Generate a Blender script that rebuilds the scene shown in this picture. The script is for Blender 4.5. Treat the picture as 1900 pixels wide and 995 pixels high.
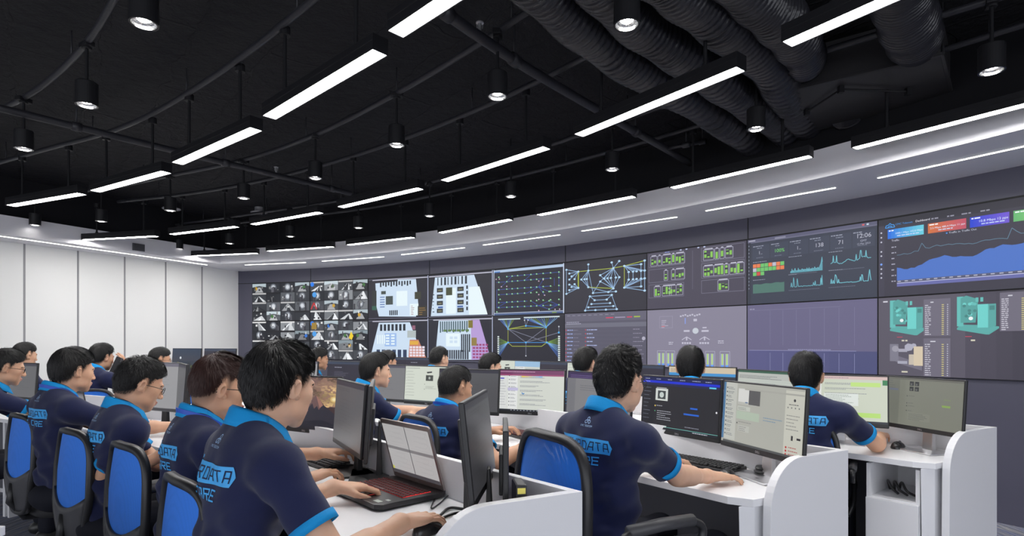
import bpy, bmesh, math, random
import numpy as np
from mathutils import Vector, Matrix, Euler

for o in list(bpy.data.objects):
    bpy.data.objects.remove(o)
scene = bpy.context.scene
COL = scene.collection
R = math.radians

# ------------------------------------------------ camera, world, exposure
FPX, CX, HZ, CAMZ = 1060.0, 950.0, 638.0, 1.30
cam_d = bpy.data.cameras.new('camera')
cam = bpy.data.objects.new('camera', cam_d)
COL.objects.link(cam)
cam_d.sensor_fit = 'HORIZONTAL'
cam_d.sensor_width = 36.0
cam_d.lens = FPX / 1900.0 * 36.0
cam_d.shift_y = (HZ - 497.5) / 1900.0
cam_d.clip_start = 0.05
cam.location = (0, 0, CAMZ)
cam.rotation_euler = (R(90), 0, 0)
scene.camera = cam

world = bpy.data.worlds.new('world')
scene.world = world
world.use_nodes = True
world.node_tree.nodes['Background'].inputs[0].default_value = (0.90, 0.93, 1.0, 1)
world.node_tree.nodes["Background"].inputs[1].default_value = 1.4
scene.view_settings.view_transform = 'Standard'
scene.view_settings.look = 'None'
scene.view_settings.gamma = 1.0
scene.view_settings.use_curve_mapping = False
scene.view_settings.exposure = 0.75

LAMP_POWER = 36.0      # emission of the pendant diffusers
SPOT_POWER = 26.0      # emission of the downlight lenses
STRIP_POWER = 6.0      # emission of the soffit light lines


def at(px, py, Z):
    """a point of the place seen at pixel (px, py), Z metres from the camera plane"""
    return Vector(((px - CX) * Z / FPX, Z, CAMZ + (HZ - py) * Z / FPX))


def onz(px, py, z):
    """a point of the place seen at pixel (px, py) at height z"""
    Z = (z - CAMZ) * FPX / (HZ - py)
    return Vector(((px - CX) * Z / FPX, Z, z))


# ------------------------------------------------ materials
MATS = {}


def mat(name, col, rough=0.5, metal=0.0, spec=0.5, emit=0.0, bump=0.0, bscale=50.0, alpha=1.0, var=0.0, vscale=5.0, sss=0.0, coat=0.0, sheen=0.0):
    if name in MATS:
        return MATS[name]
    m = bpy.data.materials.new(name)
    m.use_nodes = True
    nt = m.node_tree
    b = nt.nodes['Principled BSDF']
    c4 = (col[0], col[1], col[2], 1)
    b.inputs['Base Color'].default_value = c4
    b.inputs['Roughness'].default_value = rough
    b.inputs['Metallic'].default_value = metal
    b.inputs['Specular IOR Level'].default_value = spec
    if coat:
        b.inputs['Coat Weight'].default_value = coat
    if sheen:
        b.inputs['Sheen Weight'].default_value = sheen
    if sss:
        b.inputs['Subsurface Weight'].default_value = sss
        b.inputs['Subsurface Radius'].default_value = (0.012, 0.005, 0.003)
        b.inputs['Subsurface Scale'].default_value = 1.0
    if emit:
        b.inputs['Emission Color'].default_value = c4
        b.inputs['Emission Strength'].default_value = emit
    if alpha < 1:
        b.inputs['Alpha'].default_value = alpha
    tc = nt.nodes.new('ShaderNodeTexCoord')
    if var:
        n = nt.nodes.new('ShaderNodeTexNoise')
        n.inputs['Scale'].default_value = vscale
        n.inputs['Detail'].default_value = 5
        mx = nt.nodes.new('ShaderNodeMix')
        mx.data_type = 'RGBA'
        mx.inputs['A'].default_value = tuple(c * (1 - var) for c in col) + (1,)
        mx.inputs['B'].default_value = tuple(min(1, c * (1 + var)) for c in col) + (1,)
        nt.links.new(tc.outputs['Object'], n.inputs['Vector'])
        nt.links.new(n.outputs['Fac'], mx.inputs['Factor'])
        nt.links.new(mx.outputs['Result'], b.inputs['Base Color'])
    if bump:
        n = nt.nodes.new('ShaderNodeTexNoise')
        n.inputs['Scale'].default_value = bscale
        n.inputs['Detail'].default_value = 4
        bp = nt.nodes.new('ShaderNodeBump')
        bp.inputs['Strength'].default_value = bump
        bp.inputs['Distance'].default_value = 0.01
        nt.links.new(tc.outputs['Object'], n.inputs['Vector'])
        nt.links.new(n.outputs['Fac'], bp.inputs['Height'])
        nt.links.new(bp.outputs['Normal'], b.inputs['Normal'])
    MATS[name] = m
    return m


def srgb(r, g, b):
    def f(c):
        c /= 255.0
        return c / 12.92 if c <= 0.04045 else ((c + 0.055) / 1.055) ** 2.4
    return (f(r), f(g), f(b))


def emit_mat(name, col, strength):
    if name in MATS:
        return MATS[name]
    m = bpy.data.materials.new(name)
    m.use_nodes = True
    nt = m.node_tree
    nt.nodes.clear()
    e = nt.nodes.new('ShaderNodeEmission')
    e.inputs[0].default_value = (*col, 1)
    e.inputs[1].default_value = strength
    o = nt.nodes.new('ShaderNodeOutputMaterial')
    nt.links.new(e.outputs[0], o.inputs[0])
    MATS[name] = m
    return m


def display_mat(name, gain, rough, spec):
    """a lit display: its picture is stored per face, glass reflects the room"""
    if name in MATS:
        return MATS[name]
    m = bpy.data.materials.new(name)
    m.use_nodes = True
    nt = m.node_tree
    b = nt.nodes['Principled BSDF']
    a = nt.nodes.new('ShaderNodeAttribute')
    a.attribute_name = 'picture'
    nt.links.new(a.outputs['Color'], b.inputs['Emission Color'])
    b.inputs['Emission Strength'].default_value = gain
    b.inputs['Base Color'].default_value = (0.015, 0.015, 0.02, 1)
    b.inputs['Roughness'].default_value = rough
    b.inputs['Specular IOR Level'].default_value = spec
    MATS[name] = m
    return m


# ------------------------------------------------ mesh building
class MB:
    def __init__(s):
        s.v, s.f, s.m = [], [], []
        s.mi = 0

    def add(s, vs, fs):
        n = len(s.v)
        s.v += [tuple(v) for v in vs]
        for f in fs:
            s.f.append(tuple(n + i for i in f))
            s.m.append(s.mi)
        return s

    def box(s, c, d, M=None):
        hx, hy, hz = d[0] / 2, d[1] / 2, d[2] / 2
        vs = [Vector((x * hx, y * hy, z * hz)) for x in (-1, 1) for y in (-1, 1) for z in (-1, 1)]
        if M is not None:
            vs = [M @ v for v in vs]
        vs = [v + Vector(c) for v in vs]
        return s.add(vs, [(0, 1, 3, 2), (4, 6, 7, 5), (0, 4, 5, 1), (2, 3, 7, 6), (0, 2, 6, 4), (1, 5, 7, 3)])

    def prism(s, poly, z0, z1):
        n = len(poly)
        a = sum(poly[i][0] * poly[(i + 1) % n][1] - poly[(i + 1) % n][0] * poly[i][1] for i in range(n))
        if a < 0:
            poly = poly[::-1]
        vs = [(p[0], p[1], z0) for p in poly] + [(p[0], p[1], z1) for p in poly]
        fs = [tuple(range(n - 1, -1, -1)), tuple(range(n, 2 * n))]
        fs += [(i, (i + 1) % n, n + (i + 1) % n, n + i) for i in range(n)]
        return s.add(vs, fs)

    def cyl(s, a, b, r0, r1=None, n=16, cap=True):
        r1 = r0 if r1 is None else r1
        a, b = Vector(a), Vector(b)
        d = (b - a).normalized()
        u = d.orthogonal().normalized()
        w = d.cross(u)
        vs = []
        for p, r in ((a, r0), (b, r1)):
            for i in range(n):
                t = 2 * math.pi * i / n
                vs.append(p + u * (r * math.cos(t)) + w * (r * math.sin(t)))
        fs = [(i, (i + 1) % n, n + (i + 1) % n, n + i) for i in range(n)]
        if cap:
            fs += [tuple(range(n - 1, -1, -1)), tuple(range(n, 2 * n))]
        return s.add(vs, fs)

    def lathe(s, prof, n=24, c=(0, 0, 0)):
        vs, k = [], len(prof)
        for i in range(n):
            t = 2 * math.pi * i / n
            for r, z in prof:
                vs.append((c[0] + r * math.cos(t), c[1] + r * math.sin(t), c[2] + z))
        fs = []
        for i in range(n):
            j = (i + 1) % n
            for q in range(k - 1):
                fs.append((i * k + q, j * k + q, j * k + q + 1, i * k + q + 1))
        return s.add(vs, fs)

    def tube(s, pts, r, n=8, closed=False, prof=None, up=None):
        pts = [Vector(p) for p in pts]
        N = len(pts)
        rr = r if isinstance(r, (list, tuple)) else [r] * N
        prev = None
        vs = []
        K = len(prof) if prof else n
        for i, p in enumerate(pts):
            if closed:
                t = (pts[(i + 1) % N] - pts[i - 1]).normalized()
            else:
                t = (pts[min(i + 1, N - 1)] - pts[max(i - 1, 0)]).normalized()
            if up is not None:
                u = Vector(up) - t * t.dot(Vector(up))
                u = u.normalized() if u.length > 1e-6 else t.orthogonal().normalized()
            elif prev is None:
                u = t.orthogonal().normalized()
            else:
                u = (prev - t * t.dot(prev)).normalized()
            prev = u
            w = t.cross(u)
            for k in range(K):
                if prof:
                    vs.append(p + u * prof[k][0] + w * prof[k][1])
                else:
                    a = 2 * math.pi * k / K
                    vs.append(p + u * (rr[i] * math.cos(a)) + w * (rr[i] * math.sin(a)))
        fs = []
        for i in range(N if closed else N - 1):
            j = (i + 1) % N
            for k in range(K):
                k2 = (k + 1) % K
                fs.append((i * K + k, i * K + k2, j * K + k2, j * K + k))
        if not closed:
            fs += [tuple(range(K - 1, -1, -1)), tuple((N - 1) * K + k for k in range(K))]
        return s.add(vs, fs)

    def grid(s, fn, nu, nv):
        vs = [fn(i / nu, j / nv) for j in range(nv + 1) for i in range(nu + 1)]
        fs = [(j * (nu + 1) + i, j * (nu + 1) + i + 1, (j + 1) * (nu + 1) + i + 1, (j + 1) * (nu + 1) + i) for j in range(nv) for i in range(nu)]
        return s.add(vs, fs)

    def build(s, name, m, parent=None, bevel=0, smooth=False, loc=None, rotz=0, solid=0, sub=0):
        me = bpy.data.meshes.new(name)
        me.from_pydata(s.v, [], s.f)
        ms = m if isinstance(m, (list, tuple)) else [m]
        for x in ms:
            me.materials.append(x)
        if len(ms) > 1:
            me.polygons.foreach_set('material_index', s.m)
        if smooth:
            me.polygons.foreach_set('use_smooth', [True] * len(me.polygons))
        me.update()
        o = bpy.data.objects.new(name, me)
        COL.objects.link(o)
        if loc is not None:
            o.location = loc
        o.rotation_euler.z = rotz
        if parent is not None:
            o.parent = parent
        if solid:
            md = o.modifiers.new('solidify', 'SOLIDIFY')
            md.thickness = solid
            md.offset = 0
        if bevel:
            md = o.modifiers.new('bevel', 'BEVEL')
            md.width = bevel
            md.segments = 2
            md.limit_method = 'ANGLE'
            md.angle_limit = R(40)
        if sub:
            md = o.modifiers.new('subsurf', 'SUBSURF')
            md.levels = md.render_levels = sub
        return o


def tag(o, label=None, cat=None, group=None, kind=None):
    if label:
        o['label'] = label
    if cat:
        o['category'] = cat
    if group:
        o['group'] = group
    if kind:
        o['kind'] = kind
    return o


def thing(name, label, cat, loc=(0, 0, 0), rotz=0, group=None):
    o = bpy.data.objects.new(name, None)
    o.empty_display_size = 0.1
    COL.objects.link(o)
    o.location = loc
    o.rotation_euler = (0, 0, rotz)
    return tag(o, label, cat, group)


def kids(o):
    return [c for c in COL.objects if c.parent == o]


def copy_tree(o, parent=None):
    c = o.copy()
    COL.objects.link(c)
    c.parent = parent
    for ch in kids(o):
        copy_tree(ch, c)
    return c


def bez(pts, n=8):
    """smooth curve through points (Catmull-Rom)"""
    P = [Vector(p) for p in pts]
    P = [P[0] * 2 - P[1]] + P + [P[-1] * 2 - P[-2]]
    out = []
    for i in range(1, len(P) - 2):
        for k in range(n):
            t = k / n
            a, b, c, d = P[i - 1:i + 3]
            out.append(0.5 * ((2 * b) + (c - a) * t + (2 * a - 5 * b + 4 * c - d) * t * t + (3 * b - a - 3 * c + d) * t ** 3))
    out.append(P[-2])
    return out


# common materials
WHITE = mat('white_laminate', (0.80, 0.80, 0.82), 0.35, bump=0.03, bscale=300)
BLACK = mat('black_paint', (0.010, 0.010, 0.012), 0.5, spec=.2)
BLACKP = mat('black_plastic', (0.018, 0.018, 0.02), 0.42)
DGREY = mat('dark_grey_plastic', (0.05, 0.05, 0.055), 0.45)
SILVER = mat('silver_metal', (0.55, 0.55, 0.57), 0.3, metal=0.9)
CHROME = mat('chrome', (0.8, 0.8, 0.82), 0.12, metal=1.0)
CABLE = mat('cable_rubber', (0.012, 0.012, 0.013), 0.4)
# ================================================ THE ROOM
# the curved video wall: flat panels standing on a circle
AXC, AZC, ARC, ATH, TW = -7.704, -3.084, 13.373, 0.243, 1.164
SZ0, SZ1 = 1.038, 2.338         # lower and upper edge of the displays
SOFZ, FASZ, CEILZ = 2.56, 2.78, 3.25


def arc(s, off=0.0, z=0.0):
    """s: display columns from the left end of the screens; off: metres towards the room"""
    a = ATH + s * TW / ARC
    return Vector((AXC + (ARC - off) * math.sin(a), AZC + (ARC - off) * math.cos(a), z))


# floor: striped blue grey carpet
fm = bpy.data.materials.new('striped_carpet')
fm.use_nodes = True
nt = fm.node_tree
b = nt.nodes['Principled BSDF']
tc = nt.nodes.new('ShaderNodeTexCoord')
mp = nt.nodes.new('ShaderNodeMapping')
mp.inputs['Rotation'].default_value = (0, 0, R(28))
mp.inputs['Scale'].default_value = (55, 1.2, 1)
nz = nt.nodes.new('ShaderNodeTexNoise')
nz.inputs['Scale'].default_value = 1.0
nz.inputs['Detail'].default_value = 3
cr = nt.nodes.new('ShaderNodeValToRGB')
cr.color_ramp.interpolation = 'CONSTANT'
els = cr.color_ramp.elements
els[0].position = 0.0
els[0].color = (0.14, 0.15, 0.19, 1)
els[1].position = 0.42
els[1].color = (0.30, 0.30, 0.32, 1)
for p, c in ((0.49, (0.09, 0.13, 0.28, 1)), (0.54, (0.42, 0.40, 0.39, 1)), (0.60, (0.18, 0.19, 0.23, 1))):
    e = els.new(p)
    e.color = c
nt.links.new(tc.outputs['Object'], mp.inputs['Vector'])
nt.links.new(mp.outputs['Vector'], nz.inputs['Vector'])
nt.links.new(nz.outputs['Fac'], cr.inputs['Fac'])
nt.links.new(cr.outputs['Color'], b.inputs['Base Color'])
b.inputs['Roughness'].default_value = 0.95
tag(MB().box((-1, 4.5, -0.05), (18, 17, 0.1)).build('floor', fm), kind='structure')

# black rough concrete ceiling with board marks
cm = bpy.data.materials.new('black_concrete')
cm.use_nodes = True
nt = cm.node_tree
b = nt.nodes['Principled BSDF']
tc = nt.nodes.new('ShaderNodeTexCoord')
n1 = nt.nodes.new('ShaderNodeTexNoise')
n1.inputs['Scale'].default_value = 9
n1.inputs['Detail'].default_value = 9
n1.inputs['Roughness'].default_value = 0.68
mp = nt.nodes.new('ShaderNodeMapping')
mp.inputs['Rotation'].default_value = (0, 0, R(50))
br = nt.nodes.new('ShaderNodeTexBrick')
br.inputs['Scale'].default_value = 0.95
br.inputs['Mortar Size'].default_value = 0.012
br.inputs['Mortar Smooth'].default_value = 0.4
br.inputs['Brick Width'].default_value = 1.9
br.inputs['Row Height'].default_value = 0.42
br.inputs['Color1'].default_value = br.inputs['Color2'].default_value = (0.5, 0.5, 0.5, 1)
br.inputs['Mortar'].default_value = (1, 1, 1, 1)
n2 = nt.nodes.new('ShaderNodeTexNoise')
n2.inputs['Scale'].default_value = 3.2
n2.inputs['Detail'].default_value = 3
vm = nt.nodes.new('ShaderNodeVectorMath')
vm.operation = 'MULTIPLY_ADD'
vm.inputs[1].default_value = (0.16, 0.16, 0)
ad = nt.nodes.new('ShaderNodeMath')
ad.operation = 'MULTIPLY_ADD'
ad.inputs[1].default_value = 1.6
bp = nt.nodes.new('ShaderNodeBump')
bp.inputs['Strength'].default_value = 1.0
bp.inputs['Distance'].default_value = 0.11
nt.links.new(tc.outputs['Object'], n1.inputs['Vector'])
nt.links.new(tc.outputs['Object'], n2.inputs['Vector'])
nt.links.new(n2.outputs['Color'], vm.inputs[0])
nt.links.new(tc.outputs['Object'], vm.inputs[2])
nt.links.new(vm.outputs[0], mp.inputs['Vector'])
nt.links.new(mp.outputs['Vector'], br.inputs['Vector'])
nt.links.new(br.outputs['Color'], ad.inputs[0])
nt.links.new(n1.outputs['Fac'], ad.inputs[2])
nt.links.new(ad.outputs[0], bp.inputs['Height'])
nt.links.new(bp.outputs['Normal'], b.inputs['Normal'])
b.inputs['Base Color'].default_value = (0.0125, 0.012, 0.016, 1)
b.inputs['Roughness'].default_value = 0.6
b.inputs['Specular IOR Level'].default_value = 0.22
tag(MB().box((-1, 4.5, CEILZ + 0.1), (18, 17, 0.2)).build('ceiling', cm), kind='structure')

# left wall of white panels with dark joints
LWd = Vector((-0.45, -0.893, 0)).normalized()
LWc = Vector((-4.88, 9.75, 0))
LWn = Vector((LWd.y, -LWd.x, 0))
if LWn.x < 0:
    LWn = -LWn
PANEL = mat('white_wall_panel', (0.80, 0.80, 0.78), 0.5)
JOINT = mat('grey_joint', (0.28, 0.28, 0.29), 0.5)
w = MB()
Lq = LWc - LWd * 0.3
Le = LWc + LWd * 13
w.prism([(Lq.x, Lq.y), (Le.x, Le.y), (Le.x - LWn.x * 0.2, Le.y - LWn.y * 0.2), (Lq.x - LWn.x * 0.2, Lq.y - LWn.y * 0.2)], 0, CEILZ)
w.mi = 1
k = 0
d = 0.44
while d < 12:
    for off, hw in ((0.003, 0.011),):
        a = LWc + LWd * (d - hw)
        c = LWc + LWd * (d + hw)
        w.prism([(a.x, a.y), (c.x, c.y), (c.x + LWn.x * off, c.y + LWn.y * off), (a.x + LWn.x * off, a.y + LWn.y * off)], 0, SOFZ)
    d += 0.60
tag(w.build('wall_left', [PANEL, JOINT]), kind='structure')

# the wall behind and around the displays (curved cladding)
CLAD = mat('slate_cladding', srgb(80, 79, 94), 0.42, spec=0.45)
SEAM = mat('seam_black', (0.004, 0.004, 0.005), 0.6)
sL = -0.455
w = MB()
ss = [sL, 0] + [i + 1 for i in range(13)]
for i in range(len(ss) - 1):
    p, q = arc(ss[i]), arc(ss[i + 1])
    pb, qb = arc(ss[i], -0.18), arc(ss[i + 1], -0.18)
    w.prism([(p.x, p.y), (q.x, q.y), (qb.x, qb.y), (pb.x, pb.y)], 0, CEILZ)
w.mi = 1
for s_ in (1, 3, 5, 7, 9, 11):      # vertical joints above the screens
    p, q = arc(s_ - 0.0035, 0), arc(s_ + 0.0035, 0)
    pb, qb = arc(s_ - 0.0035, 0.004), arc(s_ + 0.0035, 0.004)
    w.prism([(p.x, p.y), (q.x, q.y), (qb.x, qb.y), (pb.x, pb.y)], SZ1, SOFZ)
for s_a, s_b in zip(ss[:-1], ss[1:]):   # shadow gap under the cladding band and above the lower wall
    p, q, pb, qb = arc(s_a), arc(s_b), arc(s_a, 0.004), arc(s_b, 0.004)
    w.prism([(p.x, p.y), (q.x, q.y), (qb.x, qb.y), (pb.x, pb.y)], SZ1 + 0.002, SZ1 + 0.012)
tag(w.build('wall_back', [CLAD, SEAM]), kind='structure')

# white bulkhead: soffit and fascia along the video wall and the left wall
SOF = mat('white_plaster', (0.80, 0.79, 0.82), 0.6, bump=0.05, bscale=120)
LIPW = 0.58


def bulkhead_poly():
    lw = [LWc + LWd * 13, LWc]
    outer_l = [p + LWn * LIPW for p in lw]
    # where the two lips meet
    P, D = outer_l[0], -LWd
    C = Vector((AXC, AZC, 0))
    rr = ARC - 0.88
    o_ = P - C
    bq = o_.dot(D)
    t = -bq + math.sqrt(bq * bq - (o_.dot(o_) - rr * rr))
    X = P + D * t
    a0 = math.atan2(X.x - AXC, X.y - AZC)
    sj = (a0 - ATH) * ARC / TW
    lip = [outer_l[0], X]
    n = 44
    for i in range(1, n + 1):
        s_ = sj + (12.9 - sj) * i / n
        a = ATH + s_ * TW / ARC
        lip.append(Vector((AXC + rr * math.sin(a), AZC + rr * math.cos(a), 0)))
    wall = [lw[0] - LWn * .1, lw[1] - LWn * .1] + [arc(-.4 + 13.3 * i / n, -.1) for i in range(n + 1)]
    return lip, wall


lip, wallp = bulkhead_poly()
w = MB()
# soffit underside and its thickness, as quads between wall and lip
seg = len(lip)
wl = [wallp[0], wallp[1]] + wallp[3:3 + seg - 2]
for i in range(seg - 1):
    a, b_, c, d_ = lip[i], lip[i + 1], wl[i + 1], wl[i]
    w.prism([(a.x, a.y), (b_.x, b_.y), (c.x, c.y), (d_.x, d_.y)], SOFZ, FASZ)
bulk = w.build('trim_1', SOF)
tag(bulk, kind='structure')
# ledge above the fascia, painted black
w = MB()
for i in range(seg - 1):
    a, b_, c, d_ = lip[i], lip[i + 1], wl[i + 1], wl[i]
    ia = a + (d_ - a).normalized() * 0.10
    ib = b_ + (c - b_).normalized() * 0.10
    w.prism([(ia.x, ia.y), (ib.x, ib.y), (c.x, c.y), (d_.x, d_.y)], FASZ, CEILZ)
tag(w.build('trim_2', BLACK), kind='structure')

# light lines in the soffit
STRIP = emit_mat('strip_emitter', (1.0, 0.97, 0.86), STRIP_POWER)
ords = ['first', 'second', 'third', 'fourth', 'fifth', 'sixth', 'seventh', 'eighth', 'ninth', 'tenth', 'eleventh', 'twelfth']
strips = [((455, 491.5), (567, 487)), ((598, 484.5), (712, 476.5)), ((745, 472.5), (862, 459.5)), ((897, 454.5), (1039, 435.5)),
          ((1080, 428.5), (1256, 402.5)), ((1310, 391), (1550, 348)), ((1629, 330), (2010, 247))]
for i, (a, c) in enumerate(strips):
    p, q = onz(*a, SOFZ), onz(*c, SOFZ)
    L = (q - p).length
    t = thing('soffit_light', 'slim white light line in the soffit over the video wall, %s from the left end' % ords[i], 'light', (p + q) / 2, math.atan2(q.y - p.y, q.x - p.x), 'light lines in the soffit over the video wall')
    MB().box((0, 0, 0.002), (L + .01, 0.030, 0.008)).build('frame', mat('strip_frame', (.75, .75, .76), .4), t)
    MB().box((0, 0, -0.003), (L, 0.018, 0.004)).build('diffuser', STRIP, t)
p, q = onz(-120, 421, SOFZ), onz(384, 491.5, SOFZ)
t = thing('soffit_light', 'long unbroken light line in the soffit along the white panelled wall', 'light', (p + q) / 2, math.atan2(q.y - p.y, q.x - p.x))
MB().box((0, 0, 0.002), ((q - p).length + .01, 0.030, 0.008)).build('frame', mat('strip_frame', (.75, .75, .76), .4), t)
MB().box((0, 0, -0.003), ((q - p).length, 0.016, 0.004)).build('diffuser', STRIP, t)
# small grey loudspeaker boxes on the left bulkhead
for px, py, w_ in ((5, 411, .16), (283, 456, .16)):
    p = onz(px, py, 2.63)
    a = math.atan2(LWd.y, LWd.x)
    pr = p - LWn * 0  # on the fascia face
    dd = (pr - (LWc + LWn * LIPW)).dot(LWn)
    pr = pr - LWn * (dd - 0.012)
    t = thing('air_grille', 'small grey grille on the white bulkhead, %s' % ('at the far left edge' if px < 50 else 'near the corner with the video wall'), 'grille', pr, a)
    MB().box((0, 0, 0), (w_, .02, .10)).build('grille_frame', mat('grille_grey', (.13, .13, .14), .5), t, bevel=.003)
    g = MB()
    for k in range(6):
        g.box((0, -.012, -.036 + k * .0144), (w_ - .03, .006, .005))
        g.box((0, .012, -.036 + k * .0144), (w_ - .03, .006, .005))
    g.build('louvre', DGREY, t)

# ================================================ CEILING FIXTURES
GLOW = emit_mat('pendant_diffuser', (1.0, 0.985, 0.98), LAMP_POWER)
LENS = emit_mat('downlight_lens', (1.0, 0.97, 0.92), SPOT_POWER)
PEN = mat('pendant_housing', (0.013, 0.013, 0.015), 0.35, spec=.3)
LZ = 2.62
ROWS = [
    ('in the left front row', [((9, 382), (150, 358)), ((166, 355), (305, 317)), ((317, 304), (472, 235)), ((487, 218), (700, 90)), ((722, 60), (1050, -160))]),
    ('in the middle row', [((152, 445), (288, 438)), ((312, 435), (438, 420)), ((461, 417), (595, 393)), ((624, 385), (780, 348)), ((813, 337), (1018, 270)), ((1063, 252), (1376, 122)), ((1452, 80), (1990, -160))]),
    ('in the row nearest the video wall', [((356, 475), (475, 470)), ((496, 466), (614, 458)), ((640, 455), (768, 440)), ((808, 433), (951, 406)), ((991, 400), (1180, 363)), ((1237, 350), (1511, 287)), ((1581, 275), (2010, 165))]),
]
ROWPIPES = []
pend0 = None
PL, PW, PH = 1.12, 0.085, 0.075
for rname, lights in ROWS:
    line = []
    for i, (a, c) in enumerate(lights):
        p, q = onz(*a, LZ), onz(*c, LZ)
        if (q - p).length > 1.5 or (q - p).length < 1.0:
            q = p + (q - p).normalized() * PL
        mid = (p + q) / 2
        ang = math.atan2(q.y - p.y, q.x - p.x)
        mid = mid + Vector((-math.sin(ang), math.cos(ang), 0)) * (PW * 0.35)
        lab = 'linear pendant light, %s from the left %s' % (ords[i], rname)
        if pend0 is None:
            t = pend0 = thing('pendant_light', lab, 'light', (mid.x, mid.y, LZ), ang, 'linear pendant lights')
            h = MB()
            h.prism([(-PL / 2, -PW / 2), (PL / 2, -PW / 2), (PL / 2, PW / 2), (-PL / 2, PW / 2)], 0.008, PH)
            for sy in (-1, 1):
                h.box((0, sy * (PW / 2 - .0025), .005), (PL, .005, .010))
                h.box((sy * (PL / 2 - .003), 0, .005), (.006, PW, .010))
            h.box((0, -PW / 2 - .0015, PH * .55), (PL, .003, .004))
            h.build('housing', PEN, t, bevel=.002)
            MB().box((0, 0, 0.006), (PL - .012, PW - .010, 0.004)).build('diffuser', GLOW, t)
            for sx in (-0.36, 0.36):
                r_ = MB().cyl((sx, 0, PH), (sx, 0, 3.045 - LZ), 0.010, n=10)
                r_.cyl((sx, 0, PH), (sx, 0, PH + .02), 0.016, n=12)
                rod = r_.build('suspension_rod', BLACK, t, smooth=False)
                MB().cyl((sx, 0, 3.03 - LZ), (sx, 0, 3.075 - LZ), 0.03, n=14).build('clamp', BLACK, rod)
        else:
            t = copy_tree(pend0)
            t.location = (mid.x, mid.y, LZ)
            t.rotation_euler = (0, 0, ang)
            tag(t, lab)
        line += [p, q]
    ROWPIPES.append(line)

DOWN = [('in the left front row', [(-90, 318), (44, 277), (161, 196), (267, 45)]),
        ('in the second row', [(65, 418), (188, 411), (316, 391), (452, 368), (585, 331), (736, 270), (923, 180), (1163, 47)]),
        ('in the third row', [(332, 462), (426, 452), (539, 439), (665, 423), (797, 401), (948, 365), (1136, 315), (1403, 240), (1840, 133)])]
can0 = None
for rname, spots in DOWN:
    line = []
    for i, a in enumerate(spots):
        p = onz(*a, 2.70)
        lab = 'black cylinder downlight hanging from a conduit, %s from the left %s' % (ords[i], rname)
        if can0 is None:
            t = can0 = thing('downlight', lab, 'light', p, 0, 'cylinder downlights')
            MB().lathe([(0.0, .135), (.054, .135), (.0575, .13), (.0575, 0), (.052, 0), (.046, .022), (0, .024)], 32).build('can', PEN, t, smooth=False)
            MB().lathe([(0.0005, .0215), (.042, .0215), (.0455, .016), (.0505, .001), (.0495, .0005)], 32).build('reflector', mat('reflector', (.85, .85, .85), .2, metal=1), t, smooth=True)
            MB().lathe([(0.0005, .0185), (.027, .0185), (.027, .0215), (0.0005, .0215)], 24).build('lens', LENS, t)
            g = MB()
            for r_ in (.012, .024, .034):
                g.tube([(r_ * math.cos(x * R(20)), r_ * math.sin(x * R(20)), .0165) for x in range(18)], .0009, 4, closed=True)
            for x in range(12):
                g.tube([(.004 * math.cos(x * R(30)), .004 * math.sin(x * R(30)), .0165), (.046 * math.cos(x * R(30)), .046 * math.sin(x * R(30)), .008)], .0009, 4)
            g.build('grid', DGREY, t)
            MB().cyl((0, 0, .135), (0, 0, .345), .009, n=10).build('stem', BLACK, t)
            MB().box((0, 0, .355), (.09, .05, .03)).cyl((.0, 0, .33), (0, 0, .37), .026, n=14).build('junction_box', BLACK, t, bevel=.004)
        else:
            t = copy_tree(can0)
            t.location = p
            t.rotation_euler = (0, 0, i * 1.3)
            tag(t, lab)
        line.append(p)
    ROWPIPES.append(line)

PIPE = mat('black_pipe', (0.022, 0.022, 0.027), 0.4, spec=.35, bump=.1, bscale=60)
pnames = ['over the left front pendant row', 'over the middle pendant row', 'over the pendant row nearest the video wall', 'over the left front downlights', 'over the second downlight row', 'over the third downlight row']
for line, nm in zip(ROWPIPES, pnames):
    pts = [Vector((p.x, p.y, 3.07)) for p in line]
    if len(line) > 9:
        pts = [(pts[i] + pts[i + 1]) / 2 for i in range(0, len(pts) - 1, 2)]
    pts = [pts[0] * 2 - pts[1]] + pts + [pts[-1] * 2 - pts[-2]]
    pts = [p for p in pts if (p - LWc).dot(LWn) > 0.05 and p.y < 9.3]
    curve = bez(pts, 8)
    m_ = MB().tube(curve, 0.019, 10)
    for c_ in curve[4::9]:
        m_.cyl(c_ - Vector((0, 0, 0)), c_ + Vector((0, 0, .18)), .005, n=6)
    tag(m_.build('conduit_pipe', PIPE, smooth=True), 'thin black conduit running under the ceiling ' + nm, 'pipe', 'conduits under the ceiling')

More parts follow.
